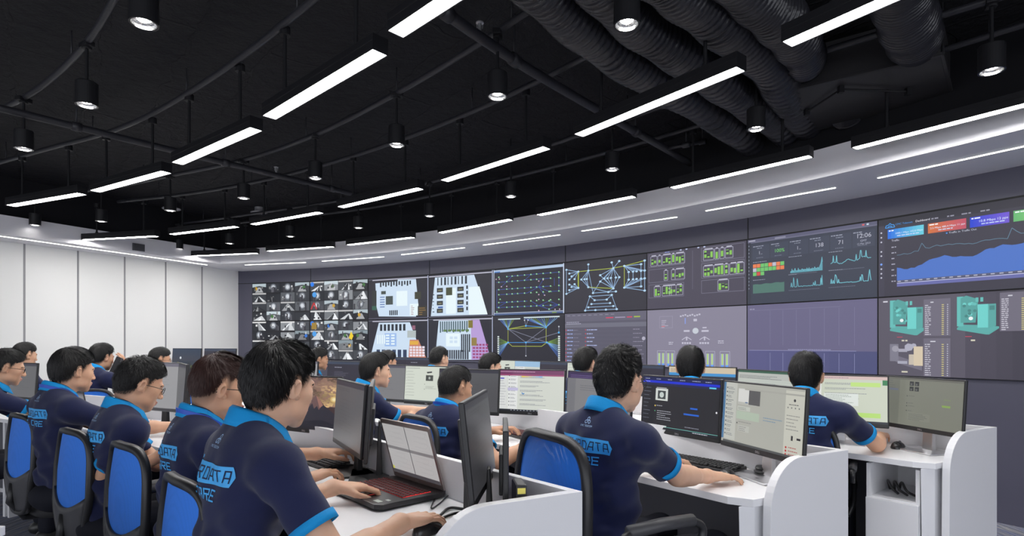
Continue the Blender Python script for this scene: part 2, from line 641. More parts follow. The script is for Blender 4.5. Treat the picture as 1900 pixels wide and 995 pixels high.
# bigger sprinkler pipes crossing the ceiling
SPR = [('thick black sprinkler pipe slanting from the top edge to the soffit on the right', [onz(760, -25, 2.98), onz(895, 72, 2.98), onz(1042, 165, 2.98), onz(1292, 309, 2.98)], .030, (1, 3)),
       ('black sprinkler pipe crossing the left side of the ceiling above the pendants', [onz(-60, 186, 2.95), onz(300, 274, 2.95), onz(520, 327, 2.95), onz(700, 371, 2.95)], .026, (2,)),
       ('short black branch pipe beside the ducts near the soffit', [onz(1240, 275, 2.98), onz(1300, 264, 2.98), onz(1300, 264, 3.2)], .016, ())]
for lab, pts, r_, heads in SPR:
    m_ = MB().tube(bez(pts, 6) if len(pts) > 3 else pts, r_, 14)
    cs = bez(pts, 6)
    for c_ in cs[3::6]:
        m_.tube([c_ + (cs[1] - cs[0]).normalized() * d_ for d_ in (-.03, .03)], r_ + .008, 14)
        m_.cyl(c_, c_ + Vector((0, 0, .28)), .006, n=6)
    po = tag(m_.build('sprinkler_pipe', PIPE, smooth=True), lab, 'pipe')
    for hi in heads:
        c_ = pts[hi] * 0.96 + pts[hi - 1] * 0.04
        h = MB().cyl(c_, c_ + Vector((0, 0, .075)), .010, n=10)
        h.cyl(c_ + Vector((0, 0, .075)), c_ + Vector((0, 0, .08)), .022, n=12)
        h.tube([c_ + Vector((.014, 0, .045)), c_ + Vector((.016, 0, .065)), c_ + Vector((0, 0, .078))], .003, 6)
        h.tube([c_ + Vector((-.014, 0, .045)), c_ + Vector((-.016, 0, .065)), c_ + Vector((0, 0, .078))], .003, 6)
        h.build('sprinkler_head', SILVER, po)
# flat speakers / detectors on the ceiling
for px, py, lab in ((1230, 196, 'round white ceiling speaker beside the ducts'), (318, 391, 'round white smoke detector on the black ceiling, near the left wall'), (481, 398, 'round pale ceiling speaker above the middle pendants')):
    p = onz(px, py, CEILZ - .1)
    p.z = CEILZ
    t = thing('smoke_detector' if 'smoke' in lab else 'ceiling_speaker', lab, 'detector' if 'smoke' in lab else 'speaker', p)
    MB().lathe([(0.0005, -.10), (.03, -.10), (.045, -.095), (.10, -.085), (.115, -.08), (.115, -.07), (.06, -.06), (.06, 0)], 28).build('housing', mat('grey_white', (.32, .32, .34), .5), t, smooth=True)
    MB().lathe([(0.0005, -.104), (.028, -.104), (.03, -.10)], 20).build('grille', DGREY, t)

# flexible ducts
DUCT = mat('duct_foil', (0.020, 0.020, 0.025), 0.30, spec=.5, bump=.6, bscale=26)


def duct(lab, ctrl, r_):
    c_ = bez(ctrl, 60)
    rad, pts = [], []
    for i, p in enumerate(c_):
        k = i % 5
        rad.append(r_ + (0.011, 0.005, 0.000, -0.010, 0.003)[k] + 0.006 * math.sin(i * .13) + 0.004 * math.sin(i * .047 + 2))
        pts.append(p)
    tag(MB().tube(pts, rad, 22).build('flexible_duct', DUCT, smooth=True), lab, 'duct', 'flexible ventilation ducts')


def dz(px, py, z):
    return onz(px, py, z)


duct('leftmost black flexible duct, running from the top edge down to the soffit', [dz(960, -70, 2.98), dz(1065, 38, 2.98), dz(1180, 122, 3.0), dz(1290, 190, 3.02), dz(1400, 268, 3.02), dz(1450, 318, 3.02)], .115)
duct('second black flexible duct from the left, crossing above the pendants', [dz(1090, -60, 2.96), dz(1180, 40, 2.96), dz(1280, 108, 2.98), dz(1370, 178, 3.0), dz(1450, 235, 3.02), dz(1530, 300, 3.0)], .112)
duct('third black flexible duct, ending behind the pendant light bar', [dz(1195, -80, 2.94), dz(1268, -15, 2.94), dz(1355, 52, 2.96), dz(1425, 118, 3.0), dz(1475, 200, 3.04), dz(1530, 262, 3.04)], .118)
duct('fourth black flexible duct, bending up beside the fan coil unit', [dz(1330, -80, 2.94), dz(1400, -5, 2.94), dz(1455, 45, 2.95), dz(1488, 92, 3.0), dz(1495, 125, 3.12)], .11)
duct('short black flexible duct dropping onto the top of the fan coil unit', [dz(1668, -60, 3.0), dz(1672, 0, 3.0), dz(1688, 50, 3.02), dz(1700, 82, 3.05)], .125)
duct('short black flexible duct leaving the fan coil unit towards the soffit', [dz(1570, 205, 3.03), dz(1590, 235, 3.03), dz(1612, 268, 3.02)], .11)
duct('rightmost short black duct below the fan coil unit', [dz(1700, 180, 3.03), dz(1722, 205, 3.03), dz(1745, 240, 3.02)], .11)

# fan coil unit
fc = [onz(1747, 103, 2.95), onz(1767, 188, 2.95), onz(1514, 241, 2.95), onz(1461, 171, 2.95)]
c_ = sum(fc, Vector()) / 4
t = thing('fan_coil_unit', 'flat dark grey fan coil box hanging among the ducts', 'air conditioner', (c_.x, c_.y, 2.95))
FCU = mat('dark_sheet_metal', (0.035, 0.034, 0.037), 0.5, metal=.2, spec=.3, bump=.05, bscale=8)
MB().prism([(p.x - c_.x, p.y - c_.y) for p in fc], 0, .26).build('casing', FCU, t, bevel=.006)
l = [((p - c_) * 1.012) for p in fc]
rim = MB()
for i in range(4):
    a, b_ = l[i], l[(i + 1) % 4]
    rim.tube([Vector((a.x, a.y, .006)), Vector((b_.x, b_.y, .006))], .012, 4)
rim.build('bottom_flange', FCU, t)
hang = MB()
mids = [(l[0] * .8 + l[1] * .1), (l[1] * .75), (l[2] * .8), (l[3] * .8)]
pa, pb, pc = onz(1685, 170, 2.93) - c_, onz(1560, 166, 2.93) - c_, onz(1497, 208, 2.93) - c_
for p_ in (pa, pb, pc):
    p_.z = -.02
hang.tube([pa, pb, pc], .007, 6)
for p_ in (pa, pb, pc):
    hang.box(p_, (.03, .03, .045))
hang.build('drain_pipe', BLACK, t)
for p_ in l:
    MB().cyl((p_.x, p_.y, 0), (p_.x, p_.y, .3), .005, n=6).build('hanger_rod', BLACK, t)
# ================================================ PICTURES ON THE DISPLAYS
_txt = {}


def text_tris(s):
    """vertices and faces of a line of lettering, height of capitals = 1"""
    if s in _txt:
        return _txt[s]
    cu = bpy.data.curves.new('lettering', 'FONT')
    cu.body = s
    cu.size = 1.44
    cu.resolution_u = 3
    ob = bpy.data.objects.new('lettering', cu)
    COL.objects.link(ob)
    bpy.context.view_layer.update()
    me = bpy.data.meshes.new_from_object(ob)
    vs = [(v.co.x, v.co.y) for v in me.vertices]
    fs = [tuple(p.vertices) for p in me.polygons]
    wd = max([v[0] for v in vs]) if vs else 0
    bpy.data.objects.remove(ob)
    bpy.data.curves.remove(cu)
    bpy.data.meshes.remove(me)
    _txt[s] = (vs, fs, wd)
    return _txt[s]


def C8(r, g, b):
    return srgb(r, g, b)


class Canvas:
    def __init__(s, bg, asp=16 / 9):
        s.items = []
        s.asp = asp
        s.z = 0
        s.rect(0, 0, 1, 1, bg)

    def poly(s, pts, col):
        s.items.append((list(pts), [tuple(range(len(pts)))], col, s.z))
        s.z += 1

    def rect(s, x0, y0, x1, y1, col):
        s.poly([(x0, y0), (x1, y0), (x1, y1), (x0, y1)], col)

    def many(s, rects, col):
        vs, fs = [], []
        for x0, y0, x1, y1 in rects:
            n = len(vs)
            vs += [(x0, y0), (x1, y0), (x1, y1), (x0, y1)]
            fs.append((n, n + 1, n + 2, n + 3))
        if vs:
            s.items.append((vs, fs, col, s.z))
            s.z += 1

    def line(s, pts, w, col):
        vs, fs = [], []
        for (x0, y0), (x1, y1) in zip(pts[:-1], pts[1:]):
            dx, dy = (x1 - x0) * s.asp, y1 - y0
            L = math.hypot(dx, dy) or 1
            nx, ny = -dy / L * w / s.asp, dx / L * w
            n = len(vs)
            vs += [(x0 - nx, y0 - ny), (x1 - nx, y1 - ny), (x1 + nx, y1 + ny), (x0 + nx, y0 + ny)]
            fs.append((n, n + 1, n + 2, n + 3))
        s.items.append((vs, fs, col, s.z))
        s.z += 1

    def lines(s, segs, w, col):
        for g in segs:
            s.line(g, w, col)
            s.z -= 1
        s.z += 1

    def disc(s, x, y, r, col, n=10, ry=None):
        ry = ry or r
        s.poly([(x + r / s.asp * math.cos(2 * math.pi * i / n), y + ry * math.sin(2 * math.pi * i / n)) for i in range(n)], col)

    def discs(s, pts, r, col, ry=None, n=8):
        for x, y in pts:
            s.disc(x, y, r, col, n, ry)
            s.z -= 1
        s.z += 1

    def text(s, x, y, h, st, col, align='l'):
        vs, fs, wd = text_tris(st)
        k = h / s.asp
        x -= {'l': 0, 'c': wd * k / 2, 'r': wd * k}[align]
        s.items.append(([(x + a * k, y + b * h) for a, b in vs], fs, col, s.z))
        s.z += 1

    def bars(s, x, y, w, h, n, col, rnd, gap=None, lo=.4):
        """rows of unreadable small print"""
        gap = gap or h * 2.2
        s.many([(x, y - i * gap, x + w * rnd.uniform(lo, 1), y - i * gap + h) for i in range(n)], col)

    def words(s, x, y, w, h, n, col, rnd, gap=None):
        gap = gap or h * 2.2
        rs = []
        for i in range(n):
            cx = x
            end = x + w * rnd.uniform(.5, 1)
            while cx < end:
                ww = h / s.asp * rnd.uniform(1.2, 4)
                rs.append((cx, y - i * gap, min(cx + ww, x + w), y - i * gap + h))
                cx += ww + h / s.asp * .6
        s.many(rs, col)

    def build(s, name, W, H, mt, parent, mapf=None, step=0.00004):
        vs, fs, cs = [], [], []
        nz = {}
        for pts, faces, col, z in s.items:
            n = len(vs)
            for x, y in pts:
                x = min(max(x, 0), 1)
                y = min(max(y, 0), 1)
                vs.append(((x - .5) * W, -z * step, y * H))
            for f in faces:
                fs.append(tuple(n + i for i in f))
                cs.append(col)
        me = bpy.data.meshes.new(name)
        me.from_pydata(vs, [], fs)
        at_ = me.color_attributes.new('picture', 'FLOAT_COLOR', 'CORNER')
        buf = []
        for p, c in zip(me.polygons, cs):
            buf += [c[0], c[1], c[2], 1.0] * p.loop_total
        at_.data.foreach_set('color', buf)
        me.materials.append(mt)
        o = bpy.data.objects.new(name, me)
        COL.objects.link(o)
        o.parent = parent
        return o


def gradrect(c, x0, y0, x1, y1, ca, cb, n=8, vert=False):
    for i in range(n):
        t = i / (n - 1)
        col = tuple(a * (1 - t) + b * t for a, b in zip(ca, cb))
        if vert:
            c.rect(x0, y0 + (y1 - y0) * i / n, x1, y0 + (y1 - y0) * (i + 1) / n, col)
        else:
            c.rect(x0 + (x1 - x0) * i / n, y0, x0 + (x1 - x0) * (i + 1) / n, y1, col)
        c.z -= 1
    c.z += 1


def pic_cctv(seed, grey):
    rnd = random.Random(seed)
    c = Canvas(C8(12, 13, 15))
    for r in range(4):
        for k in range(4):
            x0, y0, x1, y1 = k / 4 + .004, r / 4 + .006, (k + 1) / 4 - .004, (r + 1) / 4 - .006
            W_, H_ = x1 - x0, y1 - y0
            b = rnd.choice([18, 30, 60, 110, 130]) if not grey else rnd.choice([24, 34, 45, 80])
            base = (b, b + 4, b + 8)
            c.rect(x0, y0, x1, y1, C8(*base))
            typ = rnd.random()
            if typ < .35:      # bright blob (lamp in a dark yard)
                for q in range(4):
                    v = 70 + q * 45
                    c.disc(x0 + W_ * .5, y0 + H_ * .55, H_ * (.44 - .08 * q), C8(v, v + 5, min(255, v + 12)), 12)
                for q in range(3):
                    v = rnd.randint(20, 90)
                    xx = x0 + W_ * rnd.uniform(0, .8)
                    c.rect(xx, y0, xx + W_ * .12, y0 + H_ * rnd.uniform(.3, .9), C8(v, v, v + 6))
            elif typ < .75:    # corridors and rooms
                vp = (x0 + W_ * rnd.uniform(.3, .7), y0 + H_ * rnd.uniform(.5, .9))
                for q in range(4):
                    v = rnd.choice([20, 40, 150, 200, 225, 235])
                    xa = x0 + W_ * rnd.random()
                    xb = min(x1, xa + W_ * rnd.uniform(.15, .4))
                    c.poly([(xa, y0), (xb, y0), (min(vp[0] + W_ * .08, x1), vp[1]), (vp[0], vp[1])], C8(v, v + 3, v + 6 if v < 240 else 250))
                v = rnd.choice([180, 210, 15])
                c.rect(x0, y1 - H_ * .16, x1, y1, C8(v, v, v))
            else:              # outdoors
                v = rnd.choice([150, 190, 210])
                c.poly([(x0, y0 + H_ * .6), (x0 + W_ * .5, y0 + H_ * .75), (x1, y0 + H_ * .6), (x1, y1), (x0, y1)], C8(v - 20, v - 6, v))
                c.poly([(x0 + W_ * .2, y0), (x0 + W_ * .8, y0), (x0 + W_ * .6, y0 + H_ * .6), (x0 + W_ * .4, y0 + H_ * .6)], C8(v - 30, v - 28, v - 26))
                col = rnd.choice([(90, 150, 60), (60, 110, 50), (190, 150, 40), (40, 110, 200), (70, 90, 60)])
                c.disc(x0 + W_ * rnd.uniform(.2, .8), y0 + H_ * .45, H_ * .2, C8(*col), 7)
                c.disc(x0 + W_ * rnd.uniform(.2, .8), y0 + H_ * .3, H_ * .12, C8(30, 34, 36), 7)
            for q in range(3):
                v = rnd.choice([10, 30, 120, 220])
                xx, yy = x0 + W_ * rnd.uniform(.05, .8), y0 + H_ * rnd.uniform(.05, .7)
                c.rect(xx, yy, xx + W_ * rnd.uniform(.04, .14), yy + H_ * rnd.uniform(.05, .3), C8(v, v, v))
    return c


def pic_cctv_right(seed):
    c = pic_cctv(seed, False)
    rnd = random.Random(seed)
    c.disc(.04, .93, .06, C8(25, 120, 230), 10)
    c.disc(.08, .66, .07, C8(70, 150, 220), 10)
    if seed % 2:
        c.line([(.02, .28), (.07, .45), (.12, .28)], .02, C8(180, 40, 40))
    else:
        c.poly([(.68, .55), (.72, .72), (.76, .6), (.73, .5)], C8(230, 200, 30))
        c.rect(.03, .78, .12, .95, C8(150, 120, 40))
    return c


def pic_floor(kind):
    rnd = random.Random(kind * 7 + 1)
    c = Canvas(C8(30, 30, 38))
    LB = C8(196, 214, 232)
    WH = C8(222, 236, 240)
    BK = C8(28, 34, 42)
    GR = C8(90, 120, 70)
    BL = C8(60, 95, 160)
    c.rect(.07 if kind != 1 else .0, .945, 1, .965, C8(190, 190, 205))
    c.rect(0, .965, 1, .972, C8(120, 120, 140))
    if kind == 0:
        c.poly([(.12, .88), (.50, .90), (.50, .94), (.80, .93), (.84, .30), (.80, .03), (.18, .06), (.14, .3)], LB)
        c.rect(.06, .30, .14, .70, C8(34, 42, 36))
        c.rect(.78, .45, .88, .62, C8(50, 52, 30))
        c.many([(.20 + i * .045, .78 + .03 * (i % 2), .225 + i * .045, .90) for i in range(12)], BK)
        c.many([(.30, .34, .42, .55), (.22, .60, .30, .68)], C8(60, 70, 66))
        c.many([(.36 + i * .03, .08, .38 + i * .03, .2) for i in range(5)], BK)
        c.many([(.48, .30, .66, .66)], WH)
        c.many([(.2, .52 - i * .06, .28, .54 - i * .06) for i in range(5)], BL)
        c.rect(.70, .06, .84, .34, WH)
        c.bars(.72, .28, .06, .012, 6, C8(150, 100, 100), rnd, .04)
        c.rect(.83, .05, .98, .28, C8(48, 44, 30))
        c.bars(.85, .22, .12, .02, 4, C8(130, 100, 50), rnd, .05)
        c.rect(.06, .22, .14, .32, C8(40, 90, 70))
    elif kind == 1:
        c.poly([(.10, .93), (.72, .93), (.92, .03), (.03, .03)], LB)
        c.poly([(.64, .66), (.80, .66), (.92, .04), (.64, .04)], WH)
        c.rect(.28, .07, .44, .66, WH)
        c.many([(.14 + i * .055, .74, .155 + i * .055 + .008 * (i % 3), .92) for i in range(9)], BK)
        for y in (.58, .43, .28, .10):
            c.many([(.13, y, .23, y + .1), (.46, y, .56, y + .1)], C8(40, 44, 46))
            c.many([(.15, y + .03, .21, y + .06), (.48, y + .03, .54, y + .06)], C8(120, 120, 90))
            c.z += 0
        c.rect(.28, .5, .38, .68, C8(60, 66, 40))
        c.many([(.15, .21, .23, .25), (.46, .21, .55, .25)], BL)
        c.many([(.60, .62 - i * .12, .625, .7 - i * .12) for i in range(5)], BK)
        c.bars(.06, .6, .03, .02, 7, BK, rnd, .08)
    elif kind == 2:
        c.poly([(.18, .92), (.70, .92), (.92, .06), (.92, .03), (.03, .05)], LB)
        c.many([(.20 + i * .065, .72, .24 + i * .065, .88) for i in range(7)], BK)
        c.rect(.28, .34, .48, .66, C8(150, 180, 225))
        c.many([(.30 + (i % 2) * .09, .38 + (i // 2) * .07, .36 + (i % 2) * .09, .42 + (i // 2) * .07) for i in range(8)], WH)
        c.many([(.15 + i * .04, .40, .17 + i * .04, .62) for i in range(4)], WH)
        c.many([(.14 + i * .09, .06, .20 + i * .09, .26) for i in range(6)], C8(40, 56, 84))
        c.poly([(.70, .50), (.84, .50), (.97, .05), (.68, .05)], C8(190, 120, 95))
        c.many([(.70 + (i % 5) * .05, .10 + (i // 5) * .065, .74 + (i % 5) * .05, .15 + (i // 5) * .065) for i in range(20)], C8(225, 215, 225))
        c.rect(.70, .38, .84, .47, C8(215, 165, 60))
        c.many([(.66, .55, .80, .72)], C8(170, 180, 180))
        c.many([(.74, .74, .79, .84)], C8(140, 90, 110))
    else:
        c.poly([(.16, .94), (.78, .94), (.95, .05), (.10, .03)], LB)
        c.poly([(.67, .94), (.80, .94), (.97, .06), (.68, .04)], C8(175, 150, 205))
        c.many([(.70 + (i % 5) * .048, .08 + (i // 5) * .07, .735 + (i % 5) * .048, .12 + (i // 5) * .07) for i in range(25)], C8(150, 60, 110))
        c.rect(.68, .36, .76, .54, C8(140, 120, 60))
        c.rect(.63, .76, .70, .93, C8(120, 110, 40))
        c.many([(.18 + i * .035, .66 + .02 * (i % 3), .20 + i * .035, .92) for i in range(13)], C8(60, 84, 90))
        c.rect(.28, .34, .50, .64, WH)
        c.many([(.34 + (i % 2) * .07, .42 + (i // 2) * .09, .39 + (i % 2) * .07, .48 + (i // 2) * .09) for i in range(4)], LB)
        c.many([(.52 + i * .03, .22, .54 + i * .03, .62) for i in range(5)], BK)
        c.many([(.26 + i * .035, .05, .285 + i * .035, .26) for i in range(11)], C8(50, 56, 66))
        c.many([(.24 + i * .07, .68, .29 + i * .07, .73) for i in range(6)], GR)
    c.rect(.985, 0, 1, 1, C8(150, 156, 180))
    c.rect(0, 0, 1, .012, C8(110, 110, 130))
    return c


def pic_nodes():
    c = Canvas(C8(32, 32, 40))
    c.rect(0, .93, 1, .985, C8(170, 190, 215))
    c.rect(.015, .93, .10, .955, C8(70, 120, 190))
    c.rect(0, 0, 1, .04, C8(70, 90, 130))
    c.rect(.84, .01, .9, .03, C8(120, 150, 50))
    c.rect(0, 0, .01, 1, C8(180, 190, 210))
    c.rect(.985, 0, 1, 1, C8(180, 190, 210))
    c.rect(0, .04, 1, .055, C8(170, 180, 200))
    B = C8(50, 80, 175)
    rows = [.83, .72, .56, .45, .28, .17]
    xs = [.08, .2, .28, .36, .46, .55, .63, .72, .82, .93]
    segs = [[(xs[1], rows[0]), (xs[-1], rows[0])], [(xs[0] - .04, rows[1]), (xs[-2], rows[1])], [(.05, rows[2]), (xs[-2], rows[2])], [(.1, rows[3]), (.5, rows[3])],
            [(.1, rows[4]), (.5, rows[4])], [(.05, rows[5]), (.92, rows[5])], [(.05, rows[5]), (.05, rows[2])], [(.05, rows[5]), (.2, rows[4])], [(.93, rows[0]), (.93, .45)],
            [(.87, rows[1]), (.87, rows[2])], [(.66, rows[2]), (.8, .45)], [(.8, .45), (.93, .45)], [(.55, rows[4]), (.66, rows[5])], [(.66, rows[5]), (.8, .26)], [(.8, .26), (.92, rows[5])],
            [(.66, rows[5]), (.8, .09)], [(.8, .09), (.92, rows[5])], [(.2, rows[1]), (.28, rows[0])], [(.2, rows[1]), (.12, .62)], [(.66, rows[2]), (.72, .7)], [(.66, rows[2]), (.74, .38)], [(.5, .45), (.66, rows[2])], [(.46, rows[1]), (.55, rows[0])]]
    c.lines(segs, .004, B)
    G = C8(150, 215, 160)
    pts = []
    for r in rows:
        for x in xs:
            pts.append((x, r))
    pts += [(.8, .26), (.8, .09), (.8, .45), (.05, .08), (.1, .35)]
    c.discs(pts, .018, G, .016, 6)
    c.discs([(x + .018, y - .012) for x, y in pts], .010, C8(70, 120, 90), .008, 5)
    c.discs([(.04, .79), (.09, .79), (.12, .62), (.2, .62), (.66, .68), (.72, .7), (.66, .4), (.74, .38), (.66, .3), (.66, .07), (.88, .08), (.94, .08)], .016, C8(215, 180, 205), .014, 6)
    return c


def pic_mesh_web():
    c = Canvas(C8(34, 34, 41))
    WB = C8(150, 200, 235)
    YL = C8(150, 160, 60)
    for (ax, ay), tops, cl in (((.22, .72), [(.09 + i * .02, .93) for i in range(12)], 0), ((.76, .74), [(.46 + i * .03, .93) for i in range(16)], 1)):
        for i, t in enumerate(tops):
            c.line([(ax, ay), t], .004, [C8(70, 110, 190), C8(130, 180, 225), C8(120, 150, 50)][(i // 2) % 3])
            c.z -= 1
        c.z += 1
    for (ax, ay), ends in (((.22, .43), [(.08, .52 - i * .045) for i in range(10)]), ((.77, .43), [(.93, .52 - i * .04) for i in range(11)])):
        for i, t in enumerate(ends):
            c.line([(ax, ay), t], .005, [C8(110, 150, 60), C8(120, 170, 215), C8(60, 100, 170)][i // 4])
            c.z -= 1
        c.z += 1
    c.many([(.07, .92, .40, .945), (.45, .94, .94, .965)], C8(200, 215, 220))
    c.many([(.06, .08 + i * .046, .085, .11 + i * .046) for i in range(11)] + [(.92, .06 + i * .043, .945, .09 + i * .043) for i in range(12)], C8(205, 215, 215))
    c.lines([[(.22, .72), (.48, .78)], [(.22, .72), (.76, .74)], [(.22, .43), (.28, .35)], [(.28, .35), (.7, .35)], [(.7, .35), (.77, .43)], [(.22, .43), (.22, .72)], [(.76, .43), (.76, .74)]], .007, YL)
    c.lines([[(.22, .43), (.77, .43)], [(.48, .78), (.76, .74)]], .006, C8(60, 140, 210))
    c.lines([[(.22, .72), (.48, .43)], [(.22, .72), (.77, .43)], [(.48, .43), (.76, .74)], [(.48, .43), (.93, .63)], [(.48, .43), (.48, .15)], [(.93, .63), (.93, .75)], [(.46, .9), (.48, .78)], [(.51, .9), (.48, .78)]], .006, C8(120, 122, 140))
    c.discs([(.22, .72), (.76, .74), (.22, .43), (.77, .43), (.48, .43), (.48, .78), (.93, .63)], .022, C8(80, 170, 230))
    c.discs([(.48, .15), (.93, .75), (.46, .9), (.51, .9)], .016, C8(200, 205, 215))
    return c


def pic_diamond():
    c = Canvas(C8(40, 39, 47))
    LB = C8(172, 206, 232)
    L2 = C8(140, 172, 208)
    YL = C8(165, 180, 60)
    N = [(.02, .86), (.02, .38), (.06, .78), (.06, .66), (.06, .56), (.06, .45), (.09, .72), (.09, .51), (.13, .66), (.13, .56), (.18, .80), (.18, .48),
         (.31, .92), (.31, .80), (.22, .64), (.26, .64), (.29, .64), (.31, .48), (.60, .91), (.69, .92), (.62, .80), (.46, .69), (.46, .57), (.51, .62), (.55, .62), (.59, .62), (.65, .62), (.69, .62), (.62, .42),
         (.75, .82), (.75, .42), (.80, .70), (.85, .70), (.89, .70), (.80, .56), (.85, .56), (.89, .56), (.94, .82), (.94, .70), (.94, .56), (.94, .42), (.98, .88), (.98, .70), (.98, .56), (.98, .34),
         (.37, .36), (.56, .36), (.65, .36), (.33, .30), (.60, .30), (.39, .22), (.54, .22), (.35, .15), (.58, .15), (.31, .09), (.62, .09), (.27, .03), (.40, .03), (.53, .03), (.66, .03)]
    S = []
    for a in (2, 3, 4, 5, 6, 7, 8, 9):
        S.append([N[10 if N[a][1] > .6 else 11], N[a]])
    S += [[N[0], N[10]], [N[1], N[11]], [N[0], N[1]], [N[12], N[13]]]
    for a in (14, 15, 16):
        S += [[N[13], N[a]], [N[a], N[17]]]
    for a in range(21, 28):
        S += [[N[20], N[a]], [N[a], N[28]]]
    S += [[N[18], N[20]], [N[19], N[20]]]
    for a in (31, 32, 33, 37, 38, 41, 42):
        S += [[N[29], N[a]]]
    for a in (34, 35, 36, 39, 40, 43, 44):
        S += [[N[30], N[a]]]
    S += [[N[31], N[34]], [N[32], N[35]], [N[38], N[40]], [N[37], N[38]], [N[41], N[44]]]
    S += [[N[13], N[45]], [N[17], N[46]], [N[28], N[46]], [N[22], N[45]], [N[45], N[46]], [N[46], N[47]], [N[48], N[49]], [N[50], N[51]], [N[52], N[53]], [N[54], N[55]], [N[56], N[59]], [N[48], N[56]], [N[49], N[59]], [N[48], N[50]], [N[49], N[51]]]
    c.lines(S, .0058, L2)
    c.lines([[N[10], N[11]]], .012, YL)
    c.lines([[N[10], N[13]], [N[13], N[20]], [N[20], N[29]], [N[17], N[28]], [N[29], N[30]], [N[29], N[41]]], .006, YL)
    c.discs(N, .027, LB, .020)
    return c


def pic_list():
    rnd = random.Random(5)
    c = Canvas(C8(94, 92, 108))  # backdrop paled to stand in for ceiling light reflected on the screen
    c.rect(0, 0, 1, .84, C8(84, 82, 97))
    c.rect(0, .72, 1, .80, C8(104, 104, 118))
    for i in range(9):
        c.rect(.03 + i * .07, .95, .07 + i * .07, .965, C8(130, 128, 145))
        c.z -= 1
    c.z += 1
    c.rect(.53, .885, .62, .905, C8(200, 60, 90))
    c.rect(.64, .885, .76, .905, C8(150, 140, 165))
    c.rect(.78, .885, .84, .905, C8(200, 60, 90))
    c.rect(.86, .885, .93, .91, C8(150, 170, 70))
    c.words(.02, .82, .2, .012, 2, C8(170, 170, 190), rnd, .03)
    for i in range(9):
        y = .66 - i * .075
        c.many([(.01, y, .022, y + .025), (.27, y, .28, y + .025)], C8(190, 70, 85))
        c.words(.03, y + .003, .08, .018, 1, C8(150, 165, 215), rnd)
        c.words(.12, y + .003, .1, .014, 1, C8(120, 118, 135), rnd)
        c.words(.29, y + .003, .14, .018, 1, C8(160, 170, 210), rnd)
        c.words(.85, y + .003, .12, .012, 1, C8(140, 136, 155), rnd)
        c.rect(0, y - .02, 1, y - .017, C8(100, 98, 112))
    c.disc(.97, .5, .035, C8(170, 168, 185))
    return c


def pic_racks(low):
    rnd = random.Random(9)
    GR = C8(130, 190, 80)
    OUT = C8(120, 120, 138)
    if not low:
        c = Canvas(C8(66, 62, 76))  # backdrop lifted by the reflection haze painted into the picture
        for (x0, y0, x1, y1) in ((.02, .74, .40, .97), (.02, .47, .40, .70), (.02, .20, .40, .43), (.58, .74, .98, .97), (.58, .47, .98, .71), (.58, .22, .98, .43)):
            c.line([(x0, y0), (x1, y0), (x1, y1), (x0, y1), (x0, y0)], .003, OUT)
        c.line([(.49, .3), (.49, .95)], .002, OUT)

        def rack(x, y, n, h=.17):
            c.line([(x, y), (x + n * .03 + .01, y), (x + n * .03 + .01, y + h), (x, y + h), (x, y)], .004, C8(165, 165, 185))
            for i in range(n):
                a = x + .008 + i * .03
                f0 = rnd.uniform(0, .3) * h
                f1 = rnd.uniform(.55, .95) * h
                c.rect(a, y + f0 + .006, a + .022, y + f1, GR)
                if rnd.random() < .4:
                    c.rect(a, y + (f0 + f1) * .5, a + .022, y + (f0 + f1) * .5 + .03, C8(40, 38, 50))
            c.rect(x + .01, y + h + .008, x + n * .03, y + h + .02, C8(205, 205, 220))
        for y, L in ((.76, [(.04, 2), (.12, 1), (.17, 3), (.27, 1), (.31, 3)]), (.49, [(.19, 1), (.27, 1), (.31, 3)]), (.22, [(.08, 2), (.17, 3), (.25, 2), (.32, 2)])):
            for x, n in L:
                rack(x, y, n)
        for y, L in ((.76, [(.60, 3), (.71, 1), (.76, 1), (.81, 2)]), (.49, [(.60, 3), (.70, 3), (.80, 1), (.85, 2), (.91, 2)]), (.24, [(.74, 3)])):
            for x, n in L:
                rack(x, y, n)
        for x in (.40, .56):
            c.text(x - .02, .985, .0, '', OUT) if False else None
        c.discs([(.37, .985), (.43, .985), (.55, .985), (.61, .985)], .02, C8(180, 190, 220), .012)
        c.words(.2, .97, .05, .012, 1, C8(130, 150, 220), rnd)
        return c
    c = Canvas(C8(128, 124, 142))  # pale grey is painted haze of the ceiling lights, even over the tile
    c.line([(.14, .68), (.28, .68), (.28, .88), (.14, .88), (.14, .68)], .003, C8(150, 146, 165))
    c.bars(.16, .8, .08, .015, 5, C8(165, 160, 178), rnd, .03)
    c.rect(.16, .7, .2, .712, C8(190, 90, 100))
    H = C8(186, 184, 200)
    for i in range(9):
        c.rect(.36 + i * .024, .86 + .01 * (i % 3), .377 + i * .024, .885 + .01 * (i % 3), H)
    c.rect(.41, .74, .42, .84, C8(130, 150, 215))
    c.disc(.52, .62, .055, C8(190, 196, 205), 14, .05)
    c.many([(.40, .605, .46, .635), (.58, .6, .65, .63), (.59, .66, .63, .68), (.5, .78, .535, .82)], H)
    for x in (.43, .61):
        for q in range(4):
            c.rect(x - .05 + q * .025, .40, x - .032 + q * .025, .43, H)
        c.line([(x - .05, .47), (x, .52), (x + .05, .47)], .006, H)
        c.line([(x, .52), (x, .46)], .012, H)
    c.words(.24, .42, .05, .015, 2, H, rnd, .03)
    c.words(.74, .44, .06, .015, 2, H, rnd, .03)
    for x in (.115, .215, .62, .76):
        c.line([(x, .0), (x + .09, .0), (x + .09, .28), (x, .28), (x, .0)], .003, C8(175, 175, 195))
        for q in (0, .043):
            c.rect(x + .008 + q, .02, x + .035 + q, .24, C8(165, 175, 205))
            c.rect(x + .014 + q, .05, x + .028 + q, .24, C8(170, 200, 110))
            c.rect(x + .008 + q, .02, x + .035 + q, .06, C8(100, 150, 230))
    return c


